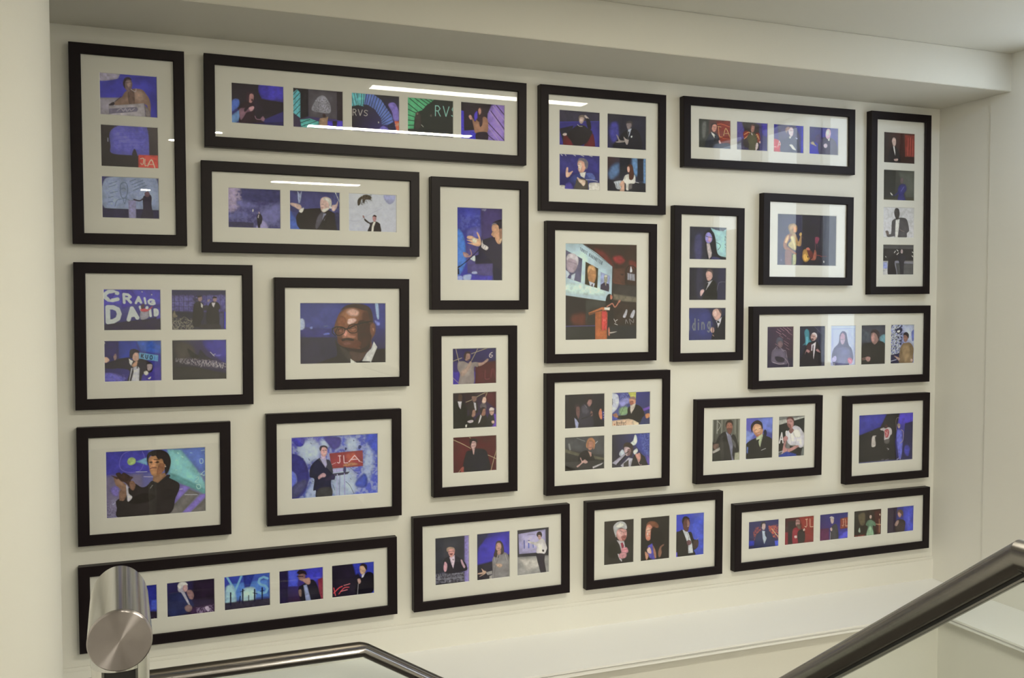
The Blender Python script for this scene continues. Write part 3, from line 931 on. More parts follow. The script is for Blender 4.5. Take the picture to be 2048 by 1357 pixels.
(15,3):"""B 36 34 53 64 70 151 17 9 26 46 42 105
P 63 75 166 23 620 3 1006 8 1005 994 886 893 727 520 595 331
N 122 138 226 0.5 23 724 10 1006 29 991 842 805 526
P 100 82 186 23 885 652 1004 752 1003 1008 912 895
S 230 241 246 9 485 293 555 208 589 61 633 70 660 230 621 332 556 358
S 202 213 235 9 207 540 284 457 336 580 285 665 207 629
S 229 236 246 9 557 537 648 454 674 546 596 630
P 178 176 205 12 15 837 336 580 388 629 131 906
L 17 9 30 46 144 892 362 641
P 201 201 225 9 260 901 440 707 545 745 494 1005 312 1004 234 929
P 59 55 60 9 311 876 441 767 442 1006 307 1007
P 36 31 34 12 493 981 570 658 727 580 859 711 953 1004 598 1013
S 209 186 201 9 323 430 374 344 478 412 505 503 466 620 388 658 336 550
S 136 103 110 9 413 466 504 473 479 621 414 651
S 58 41 42 9 297 428 322 296 413 258 530 326 557 507 518 684 479 680 505 503 439 409 348 387
S 216 163 159 9 609 631 675 606 727 595 754 732 715 864 662 785
L 217 186 192 12 676 816 728 940 781 945
L 7 7 17 23 362 582 440 528""",
(16,0):"""B 76 74 192 113 135 230 130 125 181 142 139 144
P 81 79 203 31 2 1 422 2 439 347 -2 353
P 136 129 171 46 -2 369 357 355 355 557 108 936 -8 1000
S 143 131 223 21 41 558 82 515 122 535 121 658 71 653
L 131 126 233 8 360 28 379 123 347 292 255 330 164 291 135 196 167 59 238 11
P 142 199 246 12 297 171 405 117 404 234
P 157 228 246 21 608 16 754 27 838 160 984 555 994 732 856 606 626 379 627 143
N 179 246 246 0.3 37 629 2 998 14 996 716 647 381
P 113 140 233 31 733 10 1002 2 999 461 879 291
P 123 191 205 21 615 362 720 419 994 652 994 732 824 603 625 458
P 150 134 233 9 729 547 834 604 653 871 622 899 696 717
P 150 134 233 8 747 984 940 726 996 716 996 764 832 989
P 132 129 133 12 653 871 824 635 929 709 747 984 610 993
P 132 129 133 12 842 987 996 780 997 996
S 191 223 150 6 212 163 227 118 262 106 293 139 289 193 251 221 221 206
L 197 246 246 12 712 71 720 88
L 197 246 246 15 753 130 764 142
L 197 246 246 12 692 180 705 184
L 197 246 246 9 689 330 705 331
L 210 246 246 8 938 185 965 187 967 243 941 248 935 200
L 210 246 246 6 950 58 998 54 987 101
L 210 246 246 8 944 424 985 372 985 435 953 425
L 197 246 246 8 894 467 915 453 920 485 883 530 909 532
L 202 246 246 9 898 579 930 574 943 623 914 636 898 595
L 196 239 246 6 838 81 859 86
L 218 225 246 8 296 326 403 331
L 217 211 246 8 372 403 459 414
L 218 225 246 8 729 626 755 625
L 218 225 246 8 779 713 908 726
N 172 170 215 0.5 15 0 769 100 687 118 984 -1 993
L 217 220 246 6 64 792 90 764
S 50 44 48 5 102 734 151 677 213 575 274 494 345 556 396 546 449 473 510 478 605 393 625 442 719 530 723 625 686 748 600 999 138 998 104 843 95 764
S 36 30 31 21 211 745 355 651 478 695 415 782 272 798
S 42 37 44 3 443 496 459 474 510 510 573 469 620 394 631 427 562 499 489 555
L 170 169 174 6 458 536 433 584
P 173 133 107 6 465 396 584 360 594 408 510 510 459 474
S 203 151 113 6 415 188 426 127 462 91 524 103 586 171 590 250 569 335 522 393 459 395 434 331 425 252
S 232 172 133 15 430 205 462 145 503 180 481 288 440 300
S 159 110 85 12 523 229 575 233 563 342 501 383
L 126 73 70 14 435 287 460 277 497 280
S 67 41 32 8 428 196 446 178 461 195 446 210
S 67 41 32 8 488 198 508 180 527 198 507 212
L 64 35 20 11 474 159 529 160
L 72 48 43 8 428 192 451 188
L 72 48 43 8 482 197 518 200
L 166 115 91 6 451 207 438 253 455 262
S 42 34 37 5 402 125 421 48 483 14 556 20 618 80 643 192 626 316 594 392 582 359 580 281 590 250 570 217 555 153 513 150 493 101 462 106 436 96 420 157 422 251 410 203
L 236 230 230 12 585 270 589 270
S 153 120 105 5 130 729 131 605 162 570 202 605 196 682 171 741 140 738
S 167 132 117 5 78 391 108 379 153 445 203 527 212 606 172 609 122 535 97 501
S 86 60 56 5 53 358 103 378 154 383 193 449 214 388 255 392 265 409 244 453 284 519 273 596 243 578 193 480 133 443 83 392
S 68 48 45 5 99 332 134 319 154 344 174 323 214 357 234 390 214 450 153 429 113 379
S 180 145 128 5 108 440 123 414 153 460 203 527 193 542 152 522
S 150 114 100 5 229 475 264 455 290 520 268 596 238 569
S 227 225 246 5 198 511 215 544 222 638 254 688 242 733 211 758 202 667 197 589""",
(17,0):"""B 102 101 208 70 71 203 70 87 188 90 108 234
P 91 106 224 48 323 6 1002 -6 999 504 436 226
S 185 203 246 48 75 165 210 47 300 118 322 315 186 433 97 296
S 178 198 246 38 323 87 414 62 436 161 368 221
S 183 203 246 48 620 110 713 51 759 153 735 316 643 243
S 169 188 246 58 829 357 900 164 946 433 898 760 827 753
S 183 203 246 48 457 554 665 573 757 780 710 973 478 982
S 169 188 246 38 206 791 275 668 319 867 273 1009 160 980
N 202 217 246 0.45 42 7 6 1002 -2 997 995 2 996
S 79 76 203 13 21 17 143 18 145 122 98 159 42 114
S 57 58 152 16 6 272 119 330 185 497 196 692 150 882 71 987 2 996 3 803 61 728 51 598 4 513
S 86 89 143 32 16 804 139 687 173 755 93 925 15 965
S 111 126 244 16 4 545 51 614 57 711 16 788 3 786
S 65 59 162 19 368 26 483 18 563 57 551 186 482 230 425 160
S 61 85 203 22 769 715 839 655 874 758 850 872 780 881 722 826
S 77 96 223 32 853 12 995 6 994 304 900 230
L 41 52 141 6 642 505 734 629 769 657
L 40 52 131 8 617 766 664 836 710 973
L 40 52 131 6 468 800 490 893
L 26 39 110 6 670 714 678 739
S 40 51 121 3 614 208 631 226 620 257 608 240
S 40 51 121 5 771 187 800 198 788 238 765 239
S 41 52 141 5 707 92 719 101 711 117
L 26 39 110 10 130 347 139 357
L 26 39 110 10 64 221 70 229
L 26 39 110 8 197 353 206 386
L 26 39 110 8 238 721 247 730
L 26 39 110 8 221 104 228 121
P 159 53 68 3 430 291 814 270 819 529 455 541
S 185 84 77 19 619 339 701 297 759 351 665 475
S 159 58 74 16 735 300 806 289 811 421 758 384
S 187 129 100 13 596 485 700 461 758 499 607 519
T 246 218 236 13 504 333 642 335 648 467 509 464 JL
T 246 218 236 14 660 336 782 346 782 449 648 453 A
L 246 218 236 5 460 473 504 447
L 246 218 236 5 770 448 812 468
S 27 31 70 5 205 645 208 532 242 437 321 355 378 384 435 406 469 555 462 669 447 766 448 1005 284 1000 274 879 245 868 258 698 218 662
S 66 67 75 10 308 850 449 848 446 1003 296 998
P 186 184 233 5 321 355 390 353 403 468 387 523 355 447
P 228 204 246 5 331 315 390 336 378 384 338 365
S 230 180 190 5 328 201 345 178 396 187 407 257 390 328 356 334 335 291
S 39 24 61 5 318 217 328 169 374 156 408 183 408 224 385 190 351 187 333 242
L 246 246 246 5 363 289 390 288
L 61 25 44 8 352 239 370 237
L 61 25 44 8 381 238 397 236
S 207 170 189 5 303 654 343 609 371 604 391 638 377 669 343 674 308 700
P 186 184 246 5 466 555 584 549 590 591 474 613
P 49 45 89 5 374 719 468 621 664 606 641 645 497 664 489 721 388 731
L 191 194 246 16 520 642 513 993
L 128 125 195 10 549 661 541 996
L 167 165 231 14 601 633 605 995
S 50 51 116 5 593 534 616 520 620 602 590 603""",
(18,0):"""B 100 101 98 119 121 114 39 38 34 100 101 93
L 160 162 158 17 36 17 32 516
L 59 58 54 15 100 15 90 518
L 169 171 173 19 181 21 173 329
L 59 58 54 15 269 24 247 370
L 164 166 159 17 341 17 334 334
L 66 65 60 15 415 29 414 260
L 160 161 156 19 811 12 819 351
L 59 58 54 15 885 14 896 510
L 160 161 156 15 944 16 942 550
L 202 204 201 10 182 41 300 141 187 271
S 42 39 41 6 219 407 334 334 479 301 657 365 805 390 897 548 961 745 903 801 815 817 789 1001 319 999 286 834 109 730 36 689 33 554 134 539
S 59 57 57 11 279 486 394 414 434 917 318 951
P 26 21 22 4 482 417 572 536 396 529 422 376
P 137 138 168 6 494 301 657 384 749 543 727 852 789 1001 715 988 619 654 541 458
L 202 204 229 6 494 321 555 390
L 202 204 229 6 701 367 687 395
S 100 99 103 10 689 463 839 585 842 702 751 620
S 165 111 97 6 490 147 533 71 665 66 717 154 708 270 627 364 537 284
S 121 76 68 6 522 225 701 231 685 327 613 367 544 303
S 49 32 26 6 470 165 480 89 561 33 679 37 733 97 723 174 680 105 563 91 511 147 501 205
L 35 10 7 8 535 158 587 154
L 35 10 7 8 640 156 687 153
S 120 95 89 8 34 593 135 568 237 581 230 658 138 712 50 670
P 192 190 191 8 23 746 268 659 289 718 53 824
P 41 42 41 8 3 803 284 737 305 1008 8 1001
P 174 176 160 11 815 817 992 805 991 1000 804 991""",
(18,1):"""B 105 106 214 86 96 189 119 120 219 39 46 124
P 123 141 234 31 442 29 1001 7 986 401 631 309
P 142 162 244 27 -2 288 330 377 154 566 7 678
S 17 20 51 8 647 369 691 302 753 323 770 413 711 470
P 39 48 105 11 983 282 1008 283 996 519 968 400
S 36 34 34 6 12 639 154 547 393 478 603 407 756 451 941 517 999 638 999 1004 105 1000 26 815
P 112 139 224 8 52 680 98 701 86 857 47 816
S 225 168 136 8 243 237 325 162 506 148 614 230 626 349 573 425 454 490 346 417 269 336
S 244 196 162 15 326 221 507 188 540 306 390 380
S 188 121 99 8 360 378 541 365 543 444 438 489
S 39 24 34 6 193 294 190 177 293 93 443 68 581 131 623 250 585 288 537 189 355 153 252 238 245 355
L 58 29 28 10 328 303 403 286
L 58 29 28 10 472 275 554 264
L 246 246 242 8 403 396 526 376
P 202 213 183 6 378 487 618 388 628 447 535 718 425 577 388 536
P 7 8 17 4 394 536 515 517 471 578 513 708 426 596
L 230 232 240 10 582 789 739 752""",
(18,2):"""B 103 104 108 176 178 176 100 104 113 160 162 165
P 188 190 190 8 14 93 1002 4 1005 84 17 212
P 119 121 126 8 2 2 1002 0 1003 24 14 93
P 44 45 47 6 1 211 1004 54 1015 445 766 316 299 380 244 616 -2 686
P 46 44 44 8 2 607 306 619 280 816 3 865
T 239 237 246 31 37 381 222 387 198 654 28 658 A
S 239 237 246 6 268 379 336 361 340 520 291 519
P 36 34 37 8 433 723 967 784 942 1000 439 942
S 229 228 246 6 315 400 453 326 607 241 796 287 925 402 992 524 966 724 842 789 651 712 464 704 343 620
S 246 246 246 15 547 349 767 356 834 519 614 511
L 183 181 204 6 709 554 650 672
L 160 157 179 6 456 425 494 685
S 136 96 99 6 392 343 483 287 579 350 487 426 424 404
S 198 149 152 6 308 122 369 64 509 69 573 150 560 250 484 317 374 263
S 154 106 105 6 319 182 450 206 484 307 374 273
S 100 65 61 6 298 102 337 34 476 24 565 70 589 151 541 110 446 67 338 83
L 78 43 48 8 331 151 386 140
L 78 43 48 8 448 138 504 140
S 198 145 151 6 187 574 195 515 287 479 359 521 342 580 259 617
S 207 154 157 6 171 792 228 616 305 599 278 757 435 783 683 723 778 756 468 864 251 875 159 911
P 51 71 169 11 36 945 312 857 688 933 690 993 37 997
L 62 75 145 10 342 819 352 939
L 230 232 245 11 9 865 188 842 143 910
P 120 126 129 8 905 802 983 785 958 1000 847 996""",
(19,0):"""B 60 61 161 83 79 209 42 39 40 53 51 119
P 69 70 182 23 -2 -3 508 1 451 203 201 353 4 405
P 48 45 47 17 4 421 392 266 508 4 749 12 706 204 666 592 702 995 4 992
S 90 75 224 17 734 53 809 -2 1002 6 995 173 843 231 737 223
P 47 46 98 10 843 231 995 190 1000 1005 793 994
S 78 79 203 23 835 742 880 677 942 751 914 903 852 863
P 89 90 137 7 4 964 461 961 999 970 997 1006 2 996
S 216 210 211 5 246 457 291 435 320 446 298 478 308 647 242 666 233 590
L 87 71 83 5 259 483 271 627
L 87 71 83 5 291 477 290 628
L 127 103 107 7 201 361 216 371
L 127 103 107 7 347 195 362 210
S 221 215 226 5 393 308 452 287 482 306 527 284 587 314 604 417 574 457 552 515 515 554 463 541 461 372 400 334
S 192 97 110 5 471 339 527 318 555 379 537 480 488 493 471 407
L 246 230 238 5 483 374 529 428
L 246 230 238 5 528 360 492 476
S 86 54 55 5 474 238 503 223 526 259 512 300 482 289
L 216 210 221 8 518 715 551 735 533 750
S 108 103 107 7 470 542 560 532 546 616 471 610
L 147 139 165 7 416 943 461 939
L 147 139 165 7 491 958 551 938
S 119 125 241 7 693 373 738 342 784 380 794 500 803 637 791 875 770 950 739 947 714 766 693 594
S 205 180 184 5 699 254 721 222 752 241 750 309 723 316
S 171 155 152 5 699 237 729 214 752 241 745 275 707 272
L 191 175 179 12 776 354 812 399 810 569 758 633
L 171 155 162 8 686 355 675 168 697 101 735 104
L 207 205 240 10 702 966 739 938
L 207 205 240 10 762 966 770 941""",
(20,0):"""B 42 35 81 54 56 186 67 44 81 41 33 58
P 49 55 176 38 688 7 1003 7 993 1015 712 680
P 78 98 228 24 863 441 998 439 997 727 862 724
S 170 60 82 24 764 569 830 652 849 991 768 977
P 44 33 58 28 828 747 996 775 997 1016 835 1012
L 168 151 141 19 923 955 930 966""",
(20,1):"""B 50 47 113 41 29 58 35 29 55 54 37 75
P 43 29 58 47 544 21 1001 1 998 628 537 555
P 64 38 81 28 465 787 996 726 997 996 497 987
S 44 52 108 14 59 383 196 308 401 364 553 704 465 787 395 922 51 937
S 190 186 213 14 232 144 285 21 405 73 431 247 368 310 248 291
S 239 240 246 14 226 119 286 12 388 37 432 126 335 135 273 223
S 211 173 183 14 342 136 411 123 424 246 385 313 334 256
P 215 216 246 9 282 282 368 324 483 717 439 686
S 167 132 140 14 409 292 506 283 556 436 520 553 452 493
S 148 122 129 14 362 746 449 687 517 771 481 887 395 873
N 193 172 222 0.6 24 604 810 954 768 951 1013 619 998
S 213 197 234 14 771 827 831 788 882 879 846 947""",
(20,2):"""B 63 77 207 75 107 218 51 46 92 53 67 140
P 95 146 246 38 114 234 945 209 958 712 109 727
T 135 195 246 57 46 2 403 -20 362 469 112 470 V
T 135 195 246 66 691 97 983 89 977 639 685 644 S
P 44 60 166 24 403 5 656 7 543 398 435 381
S 174 215 246 38 42 322 203 297 251 799 37 814
S 193 229 246 38 398 425 651 414 648 763 395 772
P 57 52 76 28 2 759 998 768 996 993 -1 1000
L 15 16 63 38 140 485 136 855
L 15 16 63 38 398 425 394 822
L 15 16 63 28 342 615 322 810
L 15 16 63 38 651 464 647 812
L 15 16 63 38 815 439 811 788
L 15 16 63 24 522 618 521 792
L 15 16 63 19 344 491 434 456
L 15 16 63 19 613 558 704 597
L 15 16 63 19 777 533 850 520
L 7 7 30 38 464 982 573 960""",
(20,3):"""B 50 47 113 73 73 228 35 29 55 84 35 65
P 84 98 244 19 210 0 453 10 411 509 210 489
P 72 73 223 28 528 -5 888 10 980 391 675 448
P 146 53 80 24 866 374 1000 317 994 981 899 941
P 35 26 72 28 7 -4 192 3 190 981 -3 995
L 195 201 244 24 220 975 520 983
S 29 25 48 14 429 563 524 476 714 352 827 470 900 788 899 982 520 983 446 819
P 162 176 232 14 543 504 618 490 708 987 595 995
S 148 112 118 14 421 207 471 139 572 169 578 332 506 372 443 302
S 41 25 39 14 400 113 453 35 584 79 617 211 546 155 452 161
L 13 7 23 24 406 215 534 234
S 192 152 147 14 469 316 582 307 677 295 698 451 637 493 525 375
S 148 122 119 14 432 639 493 623 491 826 446 794""",
(20,4):"""B 44 33 69 63 77 212 38 32 52 49 58 191
P 33 25 51 38 6 14 483 4 715 529 632 1009 -2 987
P 57 67 207 38 483 -22 659 -24 677 316 559 350
P 64 78 228 19 902 869 1001 874 1000 1004 901 999
S 14 9 31 14 616 514 715 425 835 312 973 410 990 830 869 994 554 961
S 211 177 154 14 646 182 678 83 777 96 795 255 735 386 669 325
S 41 32 39 14 655 105 718 36 816 102 819 258 780 201 737 117
P 214 216 245 9 700 371 775 340 735 454 695 474
S 212 177 174 14 597 511 656 494 675 601 627 645
L 195 196 214 9 615 644 593 1003
L 236 91 108 28 49 841 166 705 244 665
L 236 91 108 24 165 885 282 723 399 714
L 236 91 108 24 50 687 87 924
L 246 151 169 19 283 645 420 614
L 246 151 169 19 204 814 360 786""",
(21,0):"""B 54 56 76 104 101 176 54 55 72 126 119 201
P 56 58 75 19 4 3 849 0 844 702 -3 750
P 149 139 217 12 855 -3 1005 0 997 1003 858 999
P 174 163 238 12 942 3 975 1 967 988 929 995
P 65 64 81 10 -3 750 843 771 841 997 -6 993
N 150 152 178 0.55 23 -3 750 843 771 841 987 -5 973
L 165 167 189 8 49 871 831 878
L 174 176 199 8 479 790 805 797
L 184 186 205 8 103 759 115 896
L 208 210 231 10 424 922 423 1000
P 29 30 45 8 -3 954 858 969 858 999 -3 995
S 31 28 51 6 239 575 267 460 402 412 564 396 726 477 861 566 928 690 901 746 696 769 291 755
P 235 216 246 4 415 433 569 396 568 523 521 676 468 574
S 227 169 172 6 362 273 416 238 538 247 570 308 550 385 469 437 402 383
S 186 158 146 6 335 290 349 233 444 217 551 248 578 309 524 266 403 272 375 313
L 38 30 42 8 375 317 551 311
S 141 80 82 6 429 356 510 353 496 391 450 393
L 10 7 24 17 514 484 522 496
S 228 178 201 6 244 653 266 538 306 522 352 584 332 700 278 726
S 214 178 201 6 739 517 774 510 834 603 874 666 833 692 765 598""",
(21,1):"""B 43 44 77 68 65 199 41 37 66 39 37 66
P 73 65 209 31 75 147 1004 5 996 495 461 612 3 655
P 47 48 88 27 2 4 353 9 186 195 5 339
P 40 37 59 12 0 684 489 614 996 495 995 735 459 891 4 853
P 28 24 45 12 -1 832 404 866 347 1000 -2 997
S 147 145 154 6 461 632 489 535 630 466 827 452 939 530 995 735 988 985 487 996 474 832
L 103 100 106 6 629 586 544 778 529 976
L 193 191 201 8 517 537 545 639
L 193 191 201 10 854 504 910 648
S 85 72 74 6 504 496 546 380 575 224 687 192 785 279 813 441 742 495 630 466 587 543
S 209 168 158 6 569 322 603 245 701 243 737 325 700 392 630 403 580 373
P 195 158 152 6 630 387 728 394 714 473 629 506 607 445
L 120 53 59 6 625 357 681 355
L 61 41 44 6 597 301 631 299
L 10 7 24 12 657 512 640 557
P 164 162 170 6 265 835 460 815 465 891 320 899
S 224 192 178 6 37 859 43 836 168 817 140 745 209 790 279 816 251 863 126 902 70 908 181 867
S 205 177 163 6 558 690 629 675 741 694 755 745 656 767
P 183 181 186 6 375 923 459 906 453 994 369 986""",
(21,2):"""B 39 37 55 62 61 78 164 164 170 164 164 170
P 59 58 72 6 6 1 999 4 997 620 4 585
P 181 177 233 6 46 94 879 49 886 540 67 525
P 198 194 246 31 143 101 835 90 834 495 170 485
P 168 168 174 6 4 589 997 626 996 1001 2 1001
P 207 205 207 46 83 639 659 664 775 856 311 899
L 106 103 161 10 314 134 545 130
L 106 114 201 27 222 248 227 409
L 107 123 216 31 360 298 362 409
L 124 143 221 27 495 349 501 410
L 97 93 155 19 348 257 383 256
S 236 234 246 6 328 286 371 269 515 300 631 298 718 244 835 272 922 441 907 501 834 577 601 538 602 397 371 309
S 46 40 59 6 601 559 840 587 848 740 891 998 745 996 659 806 615 681
S 205 168 167 6 637 177 675 149 742 164 742 225 695 262 655 235
S 54 40 43 6 603 154 632 96 719 86 771 146 753 210 719 163 661 159 637 197
L 38 30 36 6 643 190 718 187
S 41 34 43 6 776 491 819 484 834 526 790 529
L 236 234 246 15 892 480 869 549""",
(22,0):"""B 58 51 49 54 48 47 27 25 23 38 36 35
P 55 48 46 38 9 4 989 8 994 464 13 435
S 51 48 47 8 29 550 169 503 394 442 622 477 794 527 995 580 1003 998 7 993
S 34 31 26 31 169 560 395 519 510 700 398 846 172 810
P 218 213 228 6 423 453 665 489 709 637 582 725 523 566
P 157 52 80 6 551 529 622 515 666 595 624 708 589 629
S 225 171 174 8 392 268 448 215 619 206 748 254 749 389 679 471 565 482 450 407
S 246 200 205 15 449 272 562 261 621 380 507 392
S 175 109 108 8 578 377 735 368 707 463 622 480
S 214 217 228 6 312 186 334 111 447 51 589 41 717 97 761 197 705 231 590 185 477 207 421 270 408 385 365 324
S 243 245 246 11 391 134 560 68 675 133 561 164 448 176
L 37 29 38 8 534 249 591 272 662 286 757 273
L 100 66 73 8 648 286 678 365
L 79 32 37 10 621 399 707 401
S 229 158 179 6 567 666 652 633 766 641 810 722 782 758 625 766
S 211 153 168 6 539 760 624 728 739 755 740 852 598 880 498 853 483 794
P 233 231 246 6 454 763 497 761 512 854 603 900 593 947 527 894
L 139 54 69 6 624 689 738 688""",
(22,1):"""B 46 39 39 45 39 36 27 19 19 34 29 26
P 39 32 32 23 486 357 999 312 1003 1002 494 984
S 138 88 67 15 192 181 307 101 512 124 617 228 544 302 426 236 280 207
S 219 148 132 8 171 336 207 202 308 169 397 234 413 352 342 503 255 536 181 473
S 246 200 187 11 188 298 251 224 339 269 311 365 223 339
S 59 30 25 15 368 271 514 261 547 517 372 584 341 464
L 59 23 29 10 223 310 354 289
S 246 218 215 6 212 377 252 341 270 401 230 418
L 101 34 33 10 210 440 311 423
L 246 246 246 6 224 441 288 429
S 30 21 21 15 398 312 662 290 783 534 668 761 373 701
P 87 83 196 8 256 654 401 605 462 746 553 949 436 979 318 932 243 809
S 230 190 185 6 228 730 315 687 374 779 361 837 258 810
L 246 246 246 8 252 790 315 707
L 246 246 246 8 293 812 350 729
S 210 157 136 6 156 783 229 808 288 871 231 964 187 941
S 178 128 110 6 417 665 476 708 536 830 538 948 479 924
S 159 117 103 6 610 816 667 702 784 652 800 676 712 735 728 844 670 938 617 914""",
(22,2):"""B 70 84 221 79 91 206 70 79 225 80 96 236
P 80 98 226 46 475 160 999 13 1009 1004 639 967
S 41 36 35 6 1 446 117 394 237 363 388 432 540 442 633 608 786 638 788 778 698 851 637 867 664 989 66 980 19 882
S 83 66 67 6 634 648 786 658 782 778 667 839 606 765
P 224 231 246 4 231 362 418 424 480 518 574 723 614 925 441 924 439 753 361 589
L 41 39 53 8 395 462 404 477
S 102 66 65 6 234 165 293 89 429 98 491 201 462 318 418 414 313 397 251 304
S 159 118 117 8 384 154 460 179 477 279 402 314
S 37 21 24 6 210 183 248 86 353 63 459 109 459 129 323 111 264 186 265 265
L 222 199 213 8 402 304 453 297
S 122 87 95 6 377 650 467 616 543 661 529 720 423 736
L 83 60 61 10 451 555 437 634
L 180 160 182 8 725 634 801 589
P 31 25 26 6 396 925 623 926 639 987 397 981
P 107 95 236 8 7 871 58 869 66 994 9 996""",
(23,0):"""B 46 44 109 41 39 114 44 42 91 33 32 93
N 194 94 74 0.95 27 159 388 261 209 400 225 420 495 197 697
N 222 110 78 1.0 27 643 215 977 214 993 717 718 607
L 236 212 172 23 767 344 964 637
L 186 112 97 15 785 327 854 239
P 55 65 201 19 11 674 197 697 199 869 13 865
P 78 96 241 19 860 778 997 776 999 969 869 964
S 41 49 99 11 198 774 264 476 419 380 610 403 751 496 879 935 757 997 234 969
S 208 184 188 11 416 150 461 87 538 118 556 243 512 345 442 306
S 39 27 43 11 392 186 416 74 520 55 566 148 520 116 451 135 435 248
P 201 217 246 8 443 364 534 393 596 669 518 851 467 654
P 14 23 60 8 527 431 583 476 606 613 557 588""",
(23,1):"""B 64 17 31 120 29 36 47 15 22 121 43 43
P 42 19 26 31 110 136 396 130 334 939 120 951
P 142 46 45 31 466 -18 995 21 1004 982 695 983 616 505
N 180 65 52 0.8 31 538 29 995 40 1001 511 580 462
T 236 203 181 23 630 117 974 97 978 430 651 412 JL
P 142 30 50 19 8 512 115 524 120 990 13 985
S 161 43 63 11 275 465 435 387 616 505 688 475 654 588 474 684 442 952 281 971
S 42 31 30 11 437 562 616 466 691 670 658 940 478 957
S 187 145 147 11 368 165 403 92 496 122 512 260 452 350 380 303
L 38 14 21 15 368 173 505 200
S 106 89 82 11 398 285 524 300 536 418 472 450
P 227 203 199 8 616 486 670 434 696 515 635 547
S 227 203 209 11 331 686 403 675 421 755 350 766""",
(23,2):"""B 51 49 130 42 43 124 82 35 89 66 65 191
P 102 37 89 31 12 536 325 533 332 1008 18 982
P 58 59 180 23 663 691 1004 652 1005 1011 630 1005
P 91 92 244 19 666 930 851 753 1001 691 1004 931 742 999
P 121 49 49 15 712 221 997 193 1003 612 718 618
N 194 94 69 0.8 27 723 242 993 212 999 591 728 580
T 235 194 171 19 750 245 975 250 979 529 772 526 JL
S 66 64 74 11 382 579 436 467 546 400 623 528 648 968 387 984
S 208 188 188 11 373 203 413 148 484 188 486 334 427 387 382 303
S 199 193 203 11 339 160 394 107 491 157 492 216 402 179
S 208 184 188 11 363 557 418 524 445 607 401 661
L 229 227 246 11 376 697 369 993
L 99 100 177 11 245 90 283 118""",
(23,3):"""B 43 44 38 62 38 32 33 30 22 47 24 13
S 104 93 72 31 159 174 387 119 393 521 241 544
P 82 34 33 23 733 75 997 63 1008 996 825 974
L 246 194 153 15 916 398 925 905
L 246 213 182 15 780 573 994 605
L 205 136 101 15 866 615 975 628
S 208 193 170 8 910 216 960 201 950 281
S 110 147 125 11 432 566 488 431 603 384 681 433 779 524 781 646 684 635 728 1003 458 979 511 655
S 169 206 179 15 494 814 587 624 686 796 709 981 477 973
L 65 87 70 11 550 700 535 980
L 65 87 70 11 628 749 650 974
S 207 184 178 11 566 239 611 203 647 268 629 346 575 332
S 65 50 45 11 550 217 602 122 642 207 600 222
S 172 192 178 11 168 776 211 641 244 785 222 830
N 203 81 69 0.8 23 37 921 399 924 401 1004 38 993""",
(23,4):"""B 49 42 72 70 76 211 39 31 55 65 75 201
P 76 86 221 23 610 9 995 8 1009 1006 708 1003 621 604
P 96 106 241 23 757 414 857 404 845 834 764 825
P 54 39 67 46 -2 6 372 12 310 977 14 991
S 69 54 57 11 305 731 342 531 499 488 660 567 683 734 608 1012 330 999
S 197 155 148 11 396 252 434 174 526 204 536 328 478 424 418 356
S 103 79 71 11 377 290 394 149 513 121 594 232 578 435 536 308 435 215
S 174 145 141 11 285 688 342 552 421 520 442 604 365 738"""}

# world: X to the right along the picture wall, Y into that wall, Z up; the
# front faces of the frames lie in Y=0, the wall in Y=0.03, landing floor at Z=0.
scene = bpy.context.scene
COL = scene.collection
WALL_Y = 0.03

# ------------------------------------------------------------------ materials
def new_mat(name):
    m = bpy.data.materials.new(name); m.use_nodes = True
    nt = m.node_tree
    return m, nt, nt.nodes['Principled BSDF']

def simple(name, col, rough=.5, metal=0., spec=.5, bump=0., bscale=200., var=0., vscale=3., aniso=0.):
    m, nt, b = new_mat(name)
    b.inputs['Base Color'].default_value = (*col, 1)
    b.inputs['Roughness'].default_value = rough
    b.inputs['Metallic'].default_value = metal
    b.inputs['Specular IOR Level'].default_value = spec
    b.inputs['Anisotropic'].default_value = aniso
    tc = nt.nodes.new('ShaderNodeTexCoord')
    if bump:
        n = nt.nodes.new('ShaderNodeTexNoise'); n.inputs['Scale'].default_value = bscale; n.inputs['Detail'].default_value = 4
        bp = nt.nodes.new('ShaderNodeBump'); bp.inputs['Strength'].default_value = bump; bp.inputs['Distance'].default_value = .002
        nt.links.new(tc.outputs['Object'], n.inputs['Vector']); nt.links.new(n.outputs['Fac'], bp.inputs['Height'])
        nt.links.new(bp.outputs['Normal'], b.inputs['Normal'])
    if var:
        n = nt.nodes.new('ShaderNodeTexNoise'); n.inputs['Scale'].default_value = vscale; n.inputs['Detail'].default_value = 3
        mx = nt.nodes.new('ShaderNodeMix'); mx.data_type = 'RGBA'
        mx.inputs['A'].default_value = (*[c*(1-var) for c in col], 1); mx.inputs['B'].default_value = (*[min(1, c*(1+var)) for c in col], 1)
        nt.links.new(tc.outputs['Object'], n.inputs['Vector']); nt.links.new(n.outputs['Fac'], mx.inputs['Factor'])
        nt.links.new(mx.outputs['Result'], b.inputs['Base Color'])
    return m

